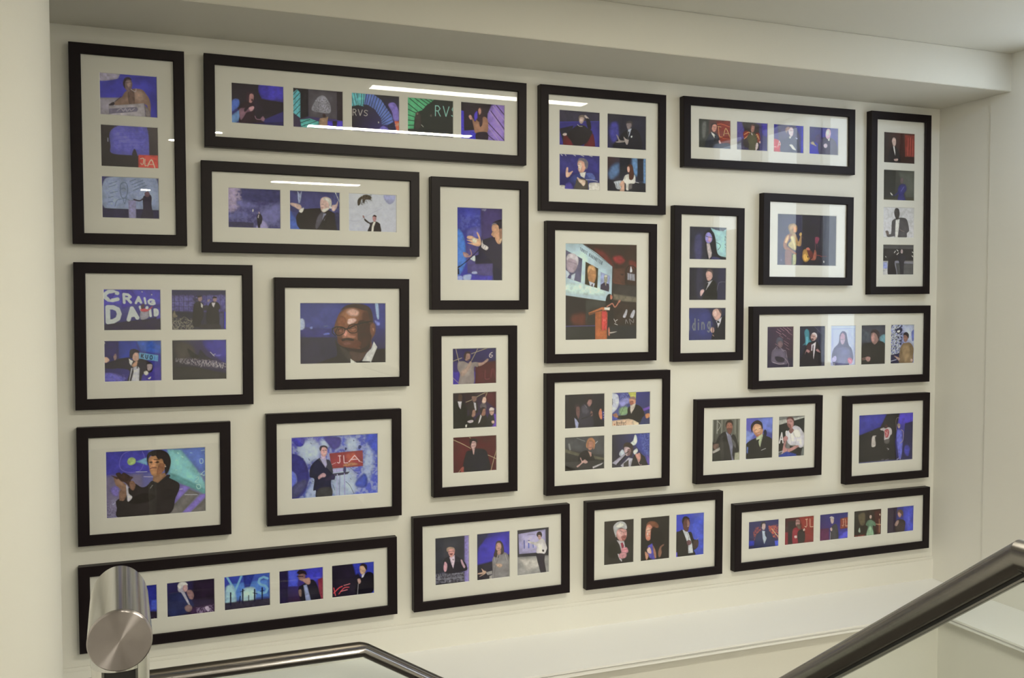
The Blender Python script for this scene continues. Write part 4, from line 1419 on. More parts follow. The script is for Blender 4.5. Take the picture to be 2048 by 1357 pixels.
WALL = simple('wall_paint', (.80, .785, .735), .6, spec=.25, bump=.12, bscale=260, var=.012, vscale=2.5)
GLOSSW = simple('satin_white_paint', (.92, .915, .91), .32, spec=.5, bump=.05, bscale=30, var=.01)
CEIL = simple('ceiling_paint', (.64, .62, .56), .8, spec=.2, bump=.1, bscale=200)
DARKC = simple('charcoal_stair_carpet', (.12, .11, .10), .95, spec=.1, bump=.6, bscale=500, var=.1, vscale=60)
CARPET = simple('pale_stair_carpet', (.50, .48, .44), .95, spec=.1, bump=.6, bscale=500, var=.1, vscale=60)
BLACK = simple('black_frame_wood', (.0085, .0043, .0062), .42, spec=.22, bump=.10, bscale=380, var=.12, vscale=40)
MOUNT = simple('ivory_mount_board', (.80, .795, .76), .85, spec=.15, bump=.05, bscale=900)
CORE = simple('mount_core', (.86, .86, .84), .9, spec=.1)
BOARD = simple('backing_board', (.18, .12, .07), .9, var=.15, vscale=30)
GASKET = simple('black_rubber_gasket', (.008, .008, .009), .45)
DARK_METAL = simple('dark_metal_tube', (.12, .105, .09), .30, metal=.9, bump=.05, bscale=300, var=.1, vscale=30)

def steel_mat(name, col, rough, axis, aniso=.6, streak=True):
    m, nt, b = new_mat(name)
    b.inputs['Metallic'].default_value = 1
    b.inputs['Roughness'].default_value = rough
    b.inputs['Anisotropic'].default_value = aniso
    tc = nt.nodes.new('ShaderNodeTexCoord')
    tan = nt.nodes.new('ShaderNodeTangent'); tan.direction_type = 'RADIAL'; tan.axis = axis
    nt.links.new(tan.outputs['Tangent'], b.inputs['Tangent'])
    n = nt.nodes.new('ShaderNodeTexNoise'); n.inputs['Scale'].default_value = 60; n.inputs['Detail'].default_value = 5
    mp = nt.nodes.new('ShaderNodeMapping')
    s = {'X': (.02, 8, 8), 'Y': (8, .02, 8), 'Z': (8, 8, .02)}[axis] if streak else (1, 1, 1)
    mp.inputs['Scale'].default_value = s
    mx = nt.nodes.new('ShaderNodeMix'); mx.data_type = 'RGBA'
    mx.inputs['A'].default_value = (*[c*.86 for c in col], 1); mx.inputs['B'].default_value = (*[min(1, c*1.1) for c in col], 1)
    nt.links.new(tc.outputs['Object'], mp.inputs['Vector']); nt.links.new(mp.outputs['Vector'], n.inputs['Vector'])
    nt.links.new(n.outputs['Fac'], mx.inputs['Factor']); nt.links.new(mx.outputs['Result'], b.inputs['Base Color'])
    return m

STEEL = steel_mat('brushed_steel_tube', (.36, .34, .34), .22, 'X', .35)
STEEL_Y = steel_mat('satin_steel_tube', (.58, .58, .58), .17, 'Y', .3)
STEEL_R = steel_mat('brushed_steel_stair_rail', (.33, .31, .295), .22, 'Y', .3)
DISC = steel_mat('turned_steel_disc', (.42, .385, .39), .30, 'Y', .95, False)
DISC.node_tree.nodes['Principled BSDF'].inputs['Anisotropic Rotation'].default_value = .25
STEEL_Z = steel_mat('brushed_steel_post', (.66, .65, .63), .26, 'Z', .3)

# picture glass: clear sheet that mirrors more at grazing angles
def glass_mat(name, tint=(1, 1, 1), f0=.042):
    m = bpy.data.materials.new(name); m.use_nodes = True
    nt = m.node_tree; nt.nodes.clear()
    o = nt.nodes.new('ShaderNodeOutputMaterial'); mix = nt.nodes.new('ShaderNodeMixShader')
    tr = nt.nodes.new('ShaderNodeBsdfTransparent'); tr.inputs['Color'].default_value = (*tint, 1)
    gl = nt.nodes.new('ShaderNodeBsdfGlossy'); gl.inputs['Roughness'].default_value = 0
    lw = nt.nodes.new('ShaderNodeLayerWeight'); lw.inputs['Blend'].default_value = .5
    pw = nt.nodes.new('ShaderNodeMath'); pw.operation = 'POWER'; pw.inputs[1].default_value = 5
    ma = nt.nodes.new('ShaderNodeMath'); ma.operation = 'MULTIPLY_ADD'; ma.inputs[1].default_value = 1-f0; ma.inputs[2].default_value = f0
    nt.links.new(lw.outputs['Facing'], pw.inputs[0]); nt.links.new(pw.outputs[0], ma.inputs[0]); nt.links.new(ma.outputs[0], mix.inputs['Fac'])
    nt.links.new(tr.outputs[0], mix.inputs[1]); nt.links.new(gl.outputs[0], mix.inputs[2]); nt.links.new(mix.outputs[0], o.inputs['Surface'])
    return m
GLASS = glass_mat('picture_glass')
BGLASS = glass_mat('balustrade_glass', (.955, .975, .97), .03)

def print_mat():
    m, nt, b = new_mat('photo_paper_print')
    a = nt.nodes.new('ShaderNodeAttribute'); a.attribute_name = 'ink'
    nt.links.new(a.outputs['Color'], b.inputs['Base Color'])
    b.inputs['Roughness'].default_value = .6; b.inputs['Specular IOR Level'].default_value = .15
    return m
PRINT = print_mat()

def emit(name, col, strength):
    m = bpy.data.materials.new(name); m.use_nodes = True
    nt = m.node_tree; nt.nodes.clear()
    o = nt.nodes.new('ShaderNodeOutputMaterial'); e = nt.nodes.new('ShaderNodeEmission')
    e.inputs['Color'].default_value = (*col, 1); e.inputs['Strength'].default_value = strength
    nt.links.new(e.outputs[0], o.inputs['Surface'])
    return m
TUBE_COL = (1.0, .948, .77)

# ------------------------------------------------------------------ mesh helpers
def link(name, me, mats, parent=None, smooth=False):
    o = bpy.data.objects.new(name, me); COL.objects.link(o)
    for m in (mats if isinstance(mats, (list, tuple)) else [mats]): me.materials.append(m)
    if parent: o.parent = parent
    if smooth:
        for p in me.polygons: p.use_smooth = True
    return o

def bm_obj(name, bm, mats, parent=None, smooth=False):
    bmesh.ops.recalc_face_normals(bm, faces=bm.faces)
    me = bpy.data.meshes.new(name); bm.to_mesh(me); bm.free()
    return link(name, me, mats, parent, smooth)

def add_box(bm, x0, x1, y0, y1, z0, z1):
    v = [bm.verts.new(p) for p in ((x0,y0,z0),(x1,y0,z0),(x1,y1,z0),(x0,y1,z0),(x0,y0,z1),(x1,y0,z1),(x1,y1,z1),(x0,y1,z1))]
    for f in ((3,2,1,0),(4,5,6,7),(0,1,5,4),(1,2,6,5),(2,3,7,6),(3,0,4,7)): bm.faces.new([v[i] for i in f])
    return v

def box(name, b, mat, parent=None, bevel=0.):
    bm = bmesh.new(); add_box(bm, *b)
    if bevel: bmesh.ops.bevel(bm, geom=bm.edges[:], offset=bevel, segments=2, affect='EDGES')
    return bm_obj(name, bm, mat, parent)

def struct(o): o['kind'] = 'structure'; return o

def add_tube(bm, pts, r, seg=40, cap=True, up=Vector((0, 0, 1))):
    """tube along a polyline with mitred joints"""
    pts = [Vector(p) for p in pts]; rings = []
    for i, p in enumerate(pts):
        d0 = (p-pts[i-1]).normalized() if i else (pts[1]-p).normalized()
        d1 = (pts[i+1]-p).normalized() if i < len(pts)-1 else d0
        if i == 0: d0 = d1
        n = (d0+d1).normalized()
        a = d0.cross(up if abs(d0.dot(up)) < .95 else Vector((1, 0, 0))).normalized(); b = a.cross(d0).normalized()
        ring = []
        for k in range(seg):
            t = 2*math.pi*k/seg
            q = p+(a*math.cos(t)+b*math.sin(t))*r
            s = (p-q).dot(n)/d0.dot(n)
            ring.append(bm.verts.new(q+d0*s))
        rings.append(ring)
    for r0, r1 in zip(rings, rings[1:]):
        for k in range(seg): bm.faces.new((r0[k], r0[(k+1) % seg], r1[(k+1) % seg], r1[k]))
    if cap: bm.faces.new(rings[0][::-1]); bm.faces.new(rings[-1])

def tube(name, pts, r, mat, parent=None, seg=40, sharp=True):
    bm = bmesh.new(); add_tube(bm, pts, r, seg)
    o = bm_obj(name, bm, mat, parent, True)
    o.data.set_sharp_from_angle(angle=math.radians(20 if sharp else 60))
    return o

def sweep(name, prof, pts, mat, parent=None, smooth=False, up=Vector((0, 0, 1))):
    """sweep a closed profile [(side, up)] along a polyline, mitred"""
    bm = bmesh.new(); pts = [Vector(p) for p in pts]; rings = []
    for i, p in enumerate(pts):
        d0 = (p-pts[i-1]).normalized() if i else (pts[1]-p).normalized()
        d1 = (pts[i+1]-p).normalized() if i < len(pts)-1 else d0
        if i == 0: d0 = d1
        n = (d0+d1).normalized(); a = d0.cross(up).normalized(); b = a.cross(d0).normalized()
        ring = []
        for (s, u) in prof:
            q = p+a*s+b*u; ring.append(bm.verts.new(q+d0*((p-q).dot(n)/d0.dot(n))))
        rings.append(ring)
    L = len(prof)
    for r0, r1 in zip(rings, rings[1:]):
        for k in range(L): bm.faces.new((r0[k], r0[(k+1) % L], r1[(k+1) % L], r1[k]))
    bm.faces.new(rings[0][::-1]); bm.faces.new(rings[-1])
    return bm_obj(name, bm, mat, parent, smooth)

# ------------------------------------------------------------------ printed pictures
# Each print is a flat sheet whose ink is laid down as shapes (B ground, P polygon,
# S smooth shape, L stroke, N mottled patch, T lettering) in thousandths of its size.
GLYPH = {
 'A': [[(0,1),(.5,0),(1,1)],[(.2,.65),(.8,.65)]], 'B': [[(.1,0),(.1,1),(.6,1),(.9,.75),(.6,.5),(.1,.5)],[(.1,0),(.55,0),(.8,.25),(.55,.5)]],
 'C': [[(.95,.15),(.6,0),(.3,.05),(.05,.35),(.05,.65),(.3,.95),(.6,1),(.95,.85)]], 'D': [[(.1,0),(.1,1),(.5,1),(.85,.85),(.97,.5),(.85,.15),(.5,0),(.1,0)]],
 'E': [[(.9,0),(.1,0),(.1,1),(.9,1)],[(.1,.5),(.8,.5)]], 'G': [[(.9,.15),(.6,0),(.3,.05),(.05,.4),(.1,.8),(.4,1),(.7,1),(.95,.85),(.95,.55),(.6,.55)]],
 'I': [[(.5,0),(.5,1)]], 'J': [[(.75,0),(.75,.8),(.5,1),(.2,.9)],[(.5,0),(1,0)]], 'K': [[(.1,0),(.1,1)],[(.9,0),(.1,.6)],[(.35,.45),(.95,1)]],
 'L': [[(.15,0),(.15,1),(.95,1)]], 'M': [[(0,1),(.1,0),(.5,.7),(.9,0),(1,1)]], 'N': [[(.1,1),(.1,0),(.9,1),(.9,0)]],
 'O': [[(.5,0),(.15,.1),(0,.5),(.15,.9),(.5,1),(.85,.9),(1,.5),(.85,.1),(.5,0)]], 'R': [[(.1,1),(.1,0),(.6,0),(.9,.25),(.6,.5),(.1,.5)],[(.5,.5),(.95,1)]],
 'S': [[(.9,.12),(.55,0),(.2,.08),(.1,.28),(.3,.45),(.7,.55),(.9,.75),(.75,.95),(.4,1),(.05,.88)]], 'T': [[(0,0),(1,0)],[(.5,0),(.5,1)]],
 'U': [[(.08,0),(.08,.7),(.3,1),(.7,1),(.92,.7),(.92,0)]], 'V': [[(0,0),(.5,1),(1,0)]],
 'a': [[(.2,.45),(.6,.4),(.8,.55),(.8,1)],[(.8,.65),(.3,.7),(.2,.85),(.4,1),(.8,.9)]], 'c': [[(.85,.5),(.5,.4),(.2,.7),(.5,1),(.85,.9)]],
 'd': [[(.85,0),(.85,1)],[(.85,.5),(.45,.4),(.12,.7),(.45,1),(.85,.9)]], 'g': [[(.85,.4),(.85,1.1),(.5,1.3),(.15,1.2)],[(.85,.5),(.45,.4),(.12,.7),(.45,1),(.85,.9)]],
 'i': [[(.5,.4),(.5,1)],[(.5,.12),(.5,.18)]], 'l': [[(.5,0),(.5,1)]], 'n': [[(.15,.4),(.15,1)],[(.15,.55),(.5,.4),(.85,.6),(.85,1)]],
 'o': [[(.5,.4),(.15,.55),(.15,.85),(.5,1),(.85,.85),(.85,.55),(.5,.4)]], 'r': [[(.25,.4),(.25,1)],[(.25,.6),(.55,.4),(.8,.45)]],
 's': [[(.8,.48),(.4,.4),(.2,.55),(.5,.7),(.8,.85),(.5,1),(.2,.92)]], 't': [[(.4,.1),(.4,.9),(.75,1)],[(.1,.4),(.8,.4)]], 'w': [[(0,.4),(.25,1),(.5,.5),(.75,1),(1,.4)]], '_': []}

def s2l(v): return v/12.92 if v <= .04045 else ((v+.055)/1.055)**2.4
def ink(v): return np.array([s2l(float(q)/255) for q in v], dtype=np.float32)

def catmull(p, closed, n=6):
    L = len(p)
    if L < 3: return p
    out = []
    idx = range(L) if closed else range(L-1)
    for i in idx:
        if closed: a, b, c, d = p[i-1], p[i], p[(i+1) % L], p[(i+2) % L]
        else: a, b, c, d = p[max(i-1, 0)], p[i], p[i+1], p[min(i+2, L-1)]
        for k in range(n):
            t = k/n
            out.append(.5*((2*b)+(c-a)*t+(2*a-5*b+4*c-d)*t*t+(3*b-a-3*c+d)*t**3))
    if not closed: out.append(p[-1])
    return np.array(out)

def seg_dist(PX, PY, pts, closed):
    D = np.full(PX.shape, 1e9, np.float32)
    n = len(pts)
    for i in range(n if closed else n-1):
        ax, ay = pts[i]; bx, by = pts[(i+1) % n]
        dx, dy = bx-ax, by-ay; l2 = dx*dx+dy*dy+1e-9
        t = np.clip(((PX-ax)*dx+(PY-ay)*dy)/l2, 0, 1)
        D = np.minimum(D, (PX-ax-t*dx)**2+(PY-ay-t*dy)**2)
    return np.sqrt(D)

def inside(PX, PY, pts):
    r = np.zeros(PX.shape, bool); n = len(pts)
    for i in range(n):
        ax, ay = pts[i]; bx, by = pts[(i+1) % n]
        if ay == by: continue
        c = ((ay > PY) != (by > PY)) & (PX < (bx-ax)*(PY-ay)/(by-ay)+ax)
        r ^= c
    return r

def value_noise(rng, w, h, cell):
    out = np.zeros((h, w), np.float32); amp = 1.; tot = 0
    for _ in range(3):
        cell = max(cell, 1.2)
        gw, gh = int(w/cell)+3, int(h/cell)+3
        g = rng.random((gh, gw)).astype(np.float32)
        y = np.arange(h)/cell; x = np.arange(w)/cell
        yi, xi = y.astype(int), x.astype(int); fy, fx = (y-yi)[:, None], (x-xi)[None]
        fy = fy*fy*(3-2*fy); fx = fx*fx*(3-2*fx)
        a = g[yi][:, xi]; b = g[yi][:, xi+1]; c = g[yi+1][:, xi]; d = g[yi+1][:, xi+1]
        out += amp*((a*(1-fx)+b*fx)*(1-fy)+(c*(1-fx)+d*fx)*fy); tot += amp
        amp *= .6; cell /= 2.1
    return out/tot

DPM = 760.
def paint(art, w, h, seed):
    nx, ny = max(8, int(w*DPM)), max(8, int(h*DPM))
    rng = np.random.default_rng(seed)
    X, Y = np.meshgrid(np.arange(nx, dtype=np.float32), np.arange(ny, dtype=np.float32))
    img = np.zeros((ny, nx, 3), np.float32)
    S = ny/1000.
    def toP(v):
        v = np.array([float(q) for q in v]).reshape(-1, 2); return v*np.array([nx/1000., S])
    def comp(pts, pad, fn, col):
        x0, y0 = np.floor(pts.min(0)-pad).astype(int); x1, y1 = np.ceil(pts.max(0)+pad).astype(int)+1
        x0, y0, x1, y1 = max(x0, 0), max(y0, 0), min(x1, nx), min(y1, ny)
        if x0 >= x1 or y0 >= y1: return
        a = fn(X[y0:y1, x0:x1], Y[y0:y1, x0:x1])[..., None]
        img[y0:y1, x0:x1] = img[y0:y1, x0:x1]*(1-a)+col*a
    def area_alpha(px, py, pts, soft):
        d = seg_dist(px, py, pts, True); s = np.where(inside(px, py, pts), d, -d)
        t = np.clip(s/soft*.5+.5, 0, 1); return t*t*(3-2*t)
    def tone(p, soft, size, col):
        # a printed shape with the uneven, rounded tone of the photographed thing
        pad = soft
        x0, y0 = np.floor(p.min(0)-pad).astype(int); x1, y1 = np.ceil(p.max(0)+pad).astype(int)+1
        x0, y0, x1, y1 = max(x0, 0), max(y0, 0), min(x1, nx), min(y1, ny)
        if x0 >= x1 or y0 >= y1: return
        px, py = X[y0:y1, x0:x1], Y[y0:y1, x0:x1]
        d = seg_dist(px, py, p, True); s = np.where(inside(px, py, p), d, -d)
        t = np.clip(s/soft*.5+.5, 0, 1); a = (t*t*(3-2*t))[..., None]
        n = value_noise(rng, x1-x0, y1-y0, max(2.5, size*.28))
        m = (.80+.26*np.clip(s/max(1.5, size*.22), 0, 1))*(1+.75*(n-.5))
        img[y0:y1, x0:x1] = img[y0:y1, x0:x1]*(1-a)+col*m[..., None]*a
    def stroke(pts, wd, col, cr=True):
        q = catmull(pts, False) if cr else pts
        hw = max(wd/2, .45); k = min(1., wd/.6)
        comp(q, hw+2, lambda px, py: np.clip((hw+.5-seg_dist(px, py, q, False)), 0, 1)*k, col)
    for ln in art.split('\n'):
        t = ln.split()
        if t[0] == 'B':
            c = [ink(t[i:i+3]) for i in (1, 4, 7, 10)]; u = (X/(nx-1))[..., None]; v = (Y/(ny-1))[..., None]
            img[:] = (c[0]*(1-u)+c[1]*u)*(1-v)+(c[2]*(1-u)+c[3]*u)*v
        elif t[0] in 'PS':
            col = ink(t[1:4]); soft = max(.7, float(t[4])*S*.9); p = toP(t[5:])
            if t[0] == 'S': p = catmull(p, True, 5)
            size = min(np.ptp(p[:, 0]), np.ptp(p[:, 1]))
            tone(p, soft, size, col)
        elif t[0] == 'L':
            stroke(toP(t[5:]), float(t[4])*S, ink(t[1:4]))
        elif t[0] == 'N':
            col = ink(t[1:4]); amt = float(t[4]); cell = max(1.3, float(t[5])*S); p = toP(t[6:])
            nz = value_noise(rng, nx, ny, cell)
            def fn(px, py):
                a = area_alpha(px, py, p, cell*1.2)
                n = nz[py.astype(int), px.astype(int)]; q = np.clip((n-.42)/.2, 0, 1)
                return a*q*min(amt, 1)
            comp(p, cell*1.5, fn, col)
        elif t[0] == 'T':
            col = ink(t[1:4]); wd = float(t[4])*S; q = toP(t[5:13]); txt = t[13]
            ws = [.45 if c in 'Il' or c == 'i' else 1. for c in txt]; tot = sum(ws)+.28*(len(txt)-1); x = 0
            for c, cw in zip(txt, ws):
                mx = min(.3, wd/2/max(1, np.hypot(*(q[1]-q[0]))*cw/tot)) if cw > .5 else 0
                my = min(.3, wd/2/max(1, np.hypot(*(q[3]-q[0])), np.hypot(*(q[2]-q[1]))))
                for st in GLYPH[c]:
                    pp = []
                    for gx, gy in st:
                        u = (x+(mx+gx*(1-2*mx))*cw)/tot; gy = my+gy*(1-2*my); pp.append((q[0]*(1-u)+q[1]*u)*(1-gy)+(q[3]*(1-u)+q[2]*u)*gy)
                    stroke(np.array(pp), wd, col, False)
                x += cw+.28
    # photographic unevenness of tone in the printed picture itself
    img *= (1+.22*(value_noise(rng, nx, ny, 9)-.5)+.14*(value_noise(rng, nx, ny, 2.2)-.5))[..., None]
    return np.clip(img, 0.002, .95)

def make_print(art, w, h, seed):
    img = paint(art, w, h, seed); ny, nx = img.shape[:2]
    gx, gz = np.meshgrid(np.linspace(-w/2, w/2, nx), np.linspace(h/2, -h/2, ny))
    co = np.stack([gx, np.zeros_like(gx), gz], -1).reshape(-1, 3).astype(np.float32)
    i = np.arange((ny-1)*(nx-1)); r, c = i//(nx-1), i % (nx-1); a = r*nx+c
    quads = np.stack([a, a+nx, a+nx+1, a+1], 1).astype(np.int32)
    me = bpy.data.meshes.new('photo_print')
    me.vertices.add(len(co)); me.vertices.foreach_set('co', co.ravel())
    me.loops.add(quads.size); me.loops.foreach_set('vertex_index', quads.ravel())
    me.polygons.add(len(quads)); me.polygons.foreach_set('loop_start', np.arange(0, quads.size, 4, dtype=np.int32))
    me.update(calc_edges=True)
    at = me.attributes.new('ink', 'FLOAT_COLOR', 'POINT')
    at.data.foreach_set('color', np.concatenate([img.reshape(-1, 3), np.ones((nx*ny, 1), np.float32)], 1).ravel())
    return me

# ------------------------------------------------------------------ picture frames
LABEL = {
 1: 'tall black frame, three photos, top one a man in tan jacket at a lectern',
 2: 'long top row black frame with five photos of green, blue and purple light beams',
 3: 'black frame with three photos, cloudy sky, white-haired man and flying wasp',
 4: 'upright black frame with one photo of a man in profile, hands raised',
 5: 'nearly square black frame with four photos of seated speakers, one in a red armchair',
 6: 'wide black frame at the top right with four photos of men before red lettered signs',
 7: 'tall black frame at the far right with four small photos stacked, one black and white',
 8: 'black frame with four photos, one showing giant white letters reading CRAIG DAVID',
 9: 'black frame with a single close-up photo of a man wearing black glasses',
 10: 'tall black frame with three photos against dark red, middle one a group of six men',
 11: 'upright black frame with one photo of a lectern and screen reading TRUST BAROMETER',
 12: 'tall black frame with three photos, a woman in glasses above two men in dark suits',
 13: 'black frame with one photo of a singer in a yellow dress beside a guitar',
 14: 'wide black frame with five upright photos, the last of a man in olive shirt',
 15: 'nearly square black frame with four photos, one a man in sunglasses at awards lectern',
 16: 'black frame with one photo of a dark-haired man holding up cupped hands',
 17: 'black frame with one blue photo of a man at a stand with red JLA sign',
 18: 'black frame with three upright photos of men, the right one in a white shirt',
 19: 'black frame at the right edge with one dark blue photo of three stage performers',
 20: 'long black frame at bottom left with five photos, partly hidden behind the steel post',
 21: 'black frame with three upright photos, the middle a woman in a grey blazer',
 22: 'black frame with three upright photos, a white-haired man, laughing woman, man on blue',
 23: 'long black frame at the bottom right with five small stage photos'}

def make_frame(k, cx, cz, w, h, roll, prints):
    root = bpy.data.objects.new('picture_frame', None); COL.objects.link(root)
    root.empty_display_size = .05
    root.location = (cx, 0, cz); root.rotation_euler = (0, -roll, 0)
    root['label'] = LABEL[k]; root['category'] = 'picture frame'; root['group'] = 'black picture frames on the white wall'
    # moulding: profile swept round with mitred corners (depth .03, width MOULD)
    d = WALL_Y-.0005; m = MOULD
    prof = [(0, d), (0, .0016), (.0016, 0), (m-.0022, 0), (m, .0022), (m, .0065), (m-.006, .0065), (m-.006, d)]
    bm = bmesh.new(); rings = []
    for sx, sz in ((-1, 1), (1, 1), (1, -1), (-1, -1)):
        rings.append([bm.verts.new((sx*(w/2-a), y, sz*(h/2-a))) for a, y in prof])
    for i in range(4):
        r0, r1 = rings[i], rings[(i+1) % 4]
        for j in range(len(prof)): bm.faces.new((r0[j], r0[(j+1) % len(prof)], r1[(j+1) % len(prof)], r1[j]))
    bm_obj('moulding', bm, BLACK, root)
    # mount board with a bevelled window for every print
    iw, ih = w/2-m+.005, h/2-m+.005
    y0, y1 = .0100, .0120; e = .0016
    bm = bmesh.new()
    xs = sorted({-iw, iw} | {p[0] for p in prints} | {p[1] for p in prints}); zs = sorted({-ih, ih} | {p[2] for p in prints} | {p[3] for p in prints})
    V = {(i, j): bm.verts.new((x, y0, z)) for i, x in enumerate(xs) for j, z in enumerate(zs)}
    for i in range(len(xs)-1):
        for j in range(len(zs)-1):
            mx, mz = (xs[i]+xs[i+1])/2, (zs[j]+zs[j+1])/2
            if any(p[0] < mx < p[1] and p[2] < mz < p[3] for p in prints): continue
            bm.faces.new((V[i, j], V[i+1, j], V[i+1, j+1], V[i, j+1]))
    for v in list(bm.verts):
        if not v.link_faces: bm.verts.remove(v)
    core = []
    for (a, b, c, dd) in prints:
        o = [(a, c), (b, c), (b, dd), (a, dd)]; q = [(a+e, c+e), (b-e, c+e), (b-e, dd-e), (a+e, dd-e)]
        vo = [bm.verts.new((x, y0, z)) for x, z in o]; vi = [bm.verts.new((x, y1, z)) for x, z in q]
        for i in range(4): core.append(bm.faces.new((vo[i], vo[(i+1) % 4], vi[(i+1) % 4], vi[i])))
    for f in core: f.material_index = 1
    for f in bm.faces:
        f.normal_update()
    me = bpy.data.meshes.new('mount'); bm.to_mesh(me); bm.free()
    link('mount', me, [MOUNT, CORE], root)
    box('backing_board', (-iw, iw, .0134, .0160, -ih, ih), BOARD, root)
    for r, (a, b, c, dd) in enumerate(prints):
        me = make_print(ART[(k, r)], b-a+.001, dd-c+.001, k*10+r)
        o = link('photo_print', me, PRINT, root)
        o.location = ((a+b)/2, .0125, (c+dd)/2)
    box('glass_pane', (-iw, iw, .0070, .0088, -ih, ih), GLASS, root)
    return root

for fr in FRAMES: make_frame(*fr)

# ------------------------------------------------------------------ the setting
XL, XR = -.60, 3.118
XC, YC, RC = -.4035, -.56, .18
YB = -6.5
ZS, ZC = 2.213, 2.358      # underside of the beam, ceiling
XW = 3.118
struct(box('wall_back', (XL-.1, XR+.1, WALL_Y, WALL_Y+.12, -1.6, 2.5), WALL))
# thicker painted panel along the foot of the picture wall
bm = bmesh.new(); add_box(bm, XL, XR, .0225, WALL_Y-.0002, .2, .288)
bmesh.ops.bevel(bm, geom=[e for e in bm.edges if all(v.co.z > .28 and v.co.y < .025 for v in e.verts)], offset=.003, segments=2, affect='EDGES')
struct(bm_obj('trim_1', bm, WALL))
struct(box('trim_2', (XL, XR, .0255, WALL_Y-.0002, .2885, .297), WALL))
# beam in front of the picture wall
struct(box('trim_3', (XL, XR, -.325, WALL_Y-.0002, ZS, ZC), CEIL, bevel=.002))
struct(box('ceiling', (XL-.1, XR+.2, YB-.1, WALL_Y+.1, ZC, ZC+.1), CEIL))
# ledge with a projecting rounded nosing, turning the corner on the right
bm = bmesh.new()
xo, yo, zt, th = 2.80, -.318, .200, .022
poly = [(XL, WALL_Y-.001), (XR-.001, WALL_Y-.001), (XR-.001, -3.2), (xo, -3.2), (xo, yo), (XL, yo)]
lo = [bm.verts.new((x, y, zt-th)) for x, y in poly]; hi = [bm.verts.new((x, y, zt)) for x, y in poly]
bm.faces.new(lo[::-1]); bm.faces.new(hi)
for i in range(6): bm.faces.new((lo[i], lo[(i+1) % 6], hi[(i+1) % 6], hi[i]))
def on_nose(v): return abs(v.co.x-xo) < 1e-4 or abs(v.co.y-yo) < 1e-4
es = [e for e in bm.edges if all(on_nose(v) for v in e.verts) and abs(e.verts[0].co.z-e.verts[1].co.z) < 1e-5 and (e.verts[0].co-e.verts[1].co).length > .3]
bmesh.ops.bevel(bm, geom=es, offset=.008, segments=4, affect='EDGES')
struct(bm_obj('trim_4', bm, GLOSSW))
# wall under the ledge
struct(box('wall_lower_back', (XL, 2.825, -.292, WALL_Y, -1.6, zt-th), WALL))
struct(box('wall_lower_right', (2.825, XR, -3.2, -.292, -1.6, zt-th), WALL))
# left wall, right wall (recessed strip beside the picture wall, then the thicker part with tall windows)
# left: a round plastered column close to the camera; the picture wall runs on behind it
bm = bmesh.new()
bmesh.ops.create_cone(bm, cap_ends=True, segments=96, radius1=RC, radius2=RC, depth=ZC+1.6, matrix=Matrix.Translation((XC, YC, (ZC-1.6)/2)))
o = struct(bm_obj('wall_left_column', bm, WALL, None, True)); o.data.set_sharp_from_angle(angle=math.radians(30))
struct(box('wall_left', (XL-.12, XL, YB, WALL_Y, -1.6, ZC), WALL))
WIN = [(-.76, -.50, 1.08, 2.35), (-1.26, -.94, 1.42, 2.35), (-1.73, -1.43, 1.80, 2.35)]
def rwall(y0, y1, z0, z1, bm): add_box(bm, XR, XR+.05, y0, y1, z0, z1)
bm = bmesh.new()
add_box(bm, XR+.0, XR+.05, -.232, WALL_Y, -1.6, ZC)
ys = WALL_Y
XF = XR-.006
edges = [-.232]
for (a, b, z0, z1) in WIN: edges += [b, a]
edges.append(YB)
for i in range(0, len(edges), 2): add_box(bm, XF, XR+.05, edges[i+1], edges[i], -1.6, ZC)
for (a, b, z0, z1) in WIN:
    add_box(bm, XF, XR+.05, a, b, -1.6, z0); add_box(bm, XF, XR+.05, a, b, z1, ZC)
struct(bm_obj('wall_right', bm, WALL))
for n, (a, b, z0, z1) in enumerate(WIN):
    w = bpy.data.objects.new('window_%d' % (n+1), None); COL.objects.link(w); w.location = (XR+.022, (a+b)/2, z0); w['kind'] = 'structure'
    bm = bmesh.new(); hw = (b-a)/2; hh = z1-z0; t = .014
    add_box(bm, -.02, .02, -hw, -hw+t, 0, hh); add_box(bm, -.02, .02, hw-t, hw, 0, hh)
    add_box(bm, -.02, .02, -hw+t, hw-t, 0, t); add_box(bm, -.02, .02, -hw+t, hw-t, hh-t, hh)
    bm_obj('window_frame', bm, GLOSSW, w)
    box('pane', (-.003, .003, -hw+t, hw-t, t, hh-t), BGLASS, w)
struct(box('wall_rear', (XL-.12, XR+.05, YB-.12, YB, -1.6, ZC), WALL))
# landing, half landing and lower floor of the stairwell
struct(box('floor', (XL, 1.32, YB, -2.0, -.16, 0), DARKC))
bm = bmesh.new(); add_box(bm, XL, 1.32, -1.13, -.292, -.75, -.63)
for i in range(4):
    y1 = -2.0+(i)*.2175; add_box(bm, XL, 1.32, y1, -1.13 if i == 3 else y1+.2175, -.75, -.126*(i+1)) if i < 4 else None
struct(bm_obj('floor_half_landing', bm, DARKC))
struct(box('floor_lower', (XL, XR, YB, -.292, -1.6, -1.45), CARPET))
struct(box('wall_stair_side', (1.24, 1.32, YB, -2.0, -1.45, -.16), WALL))

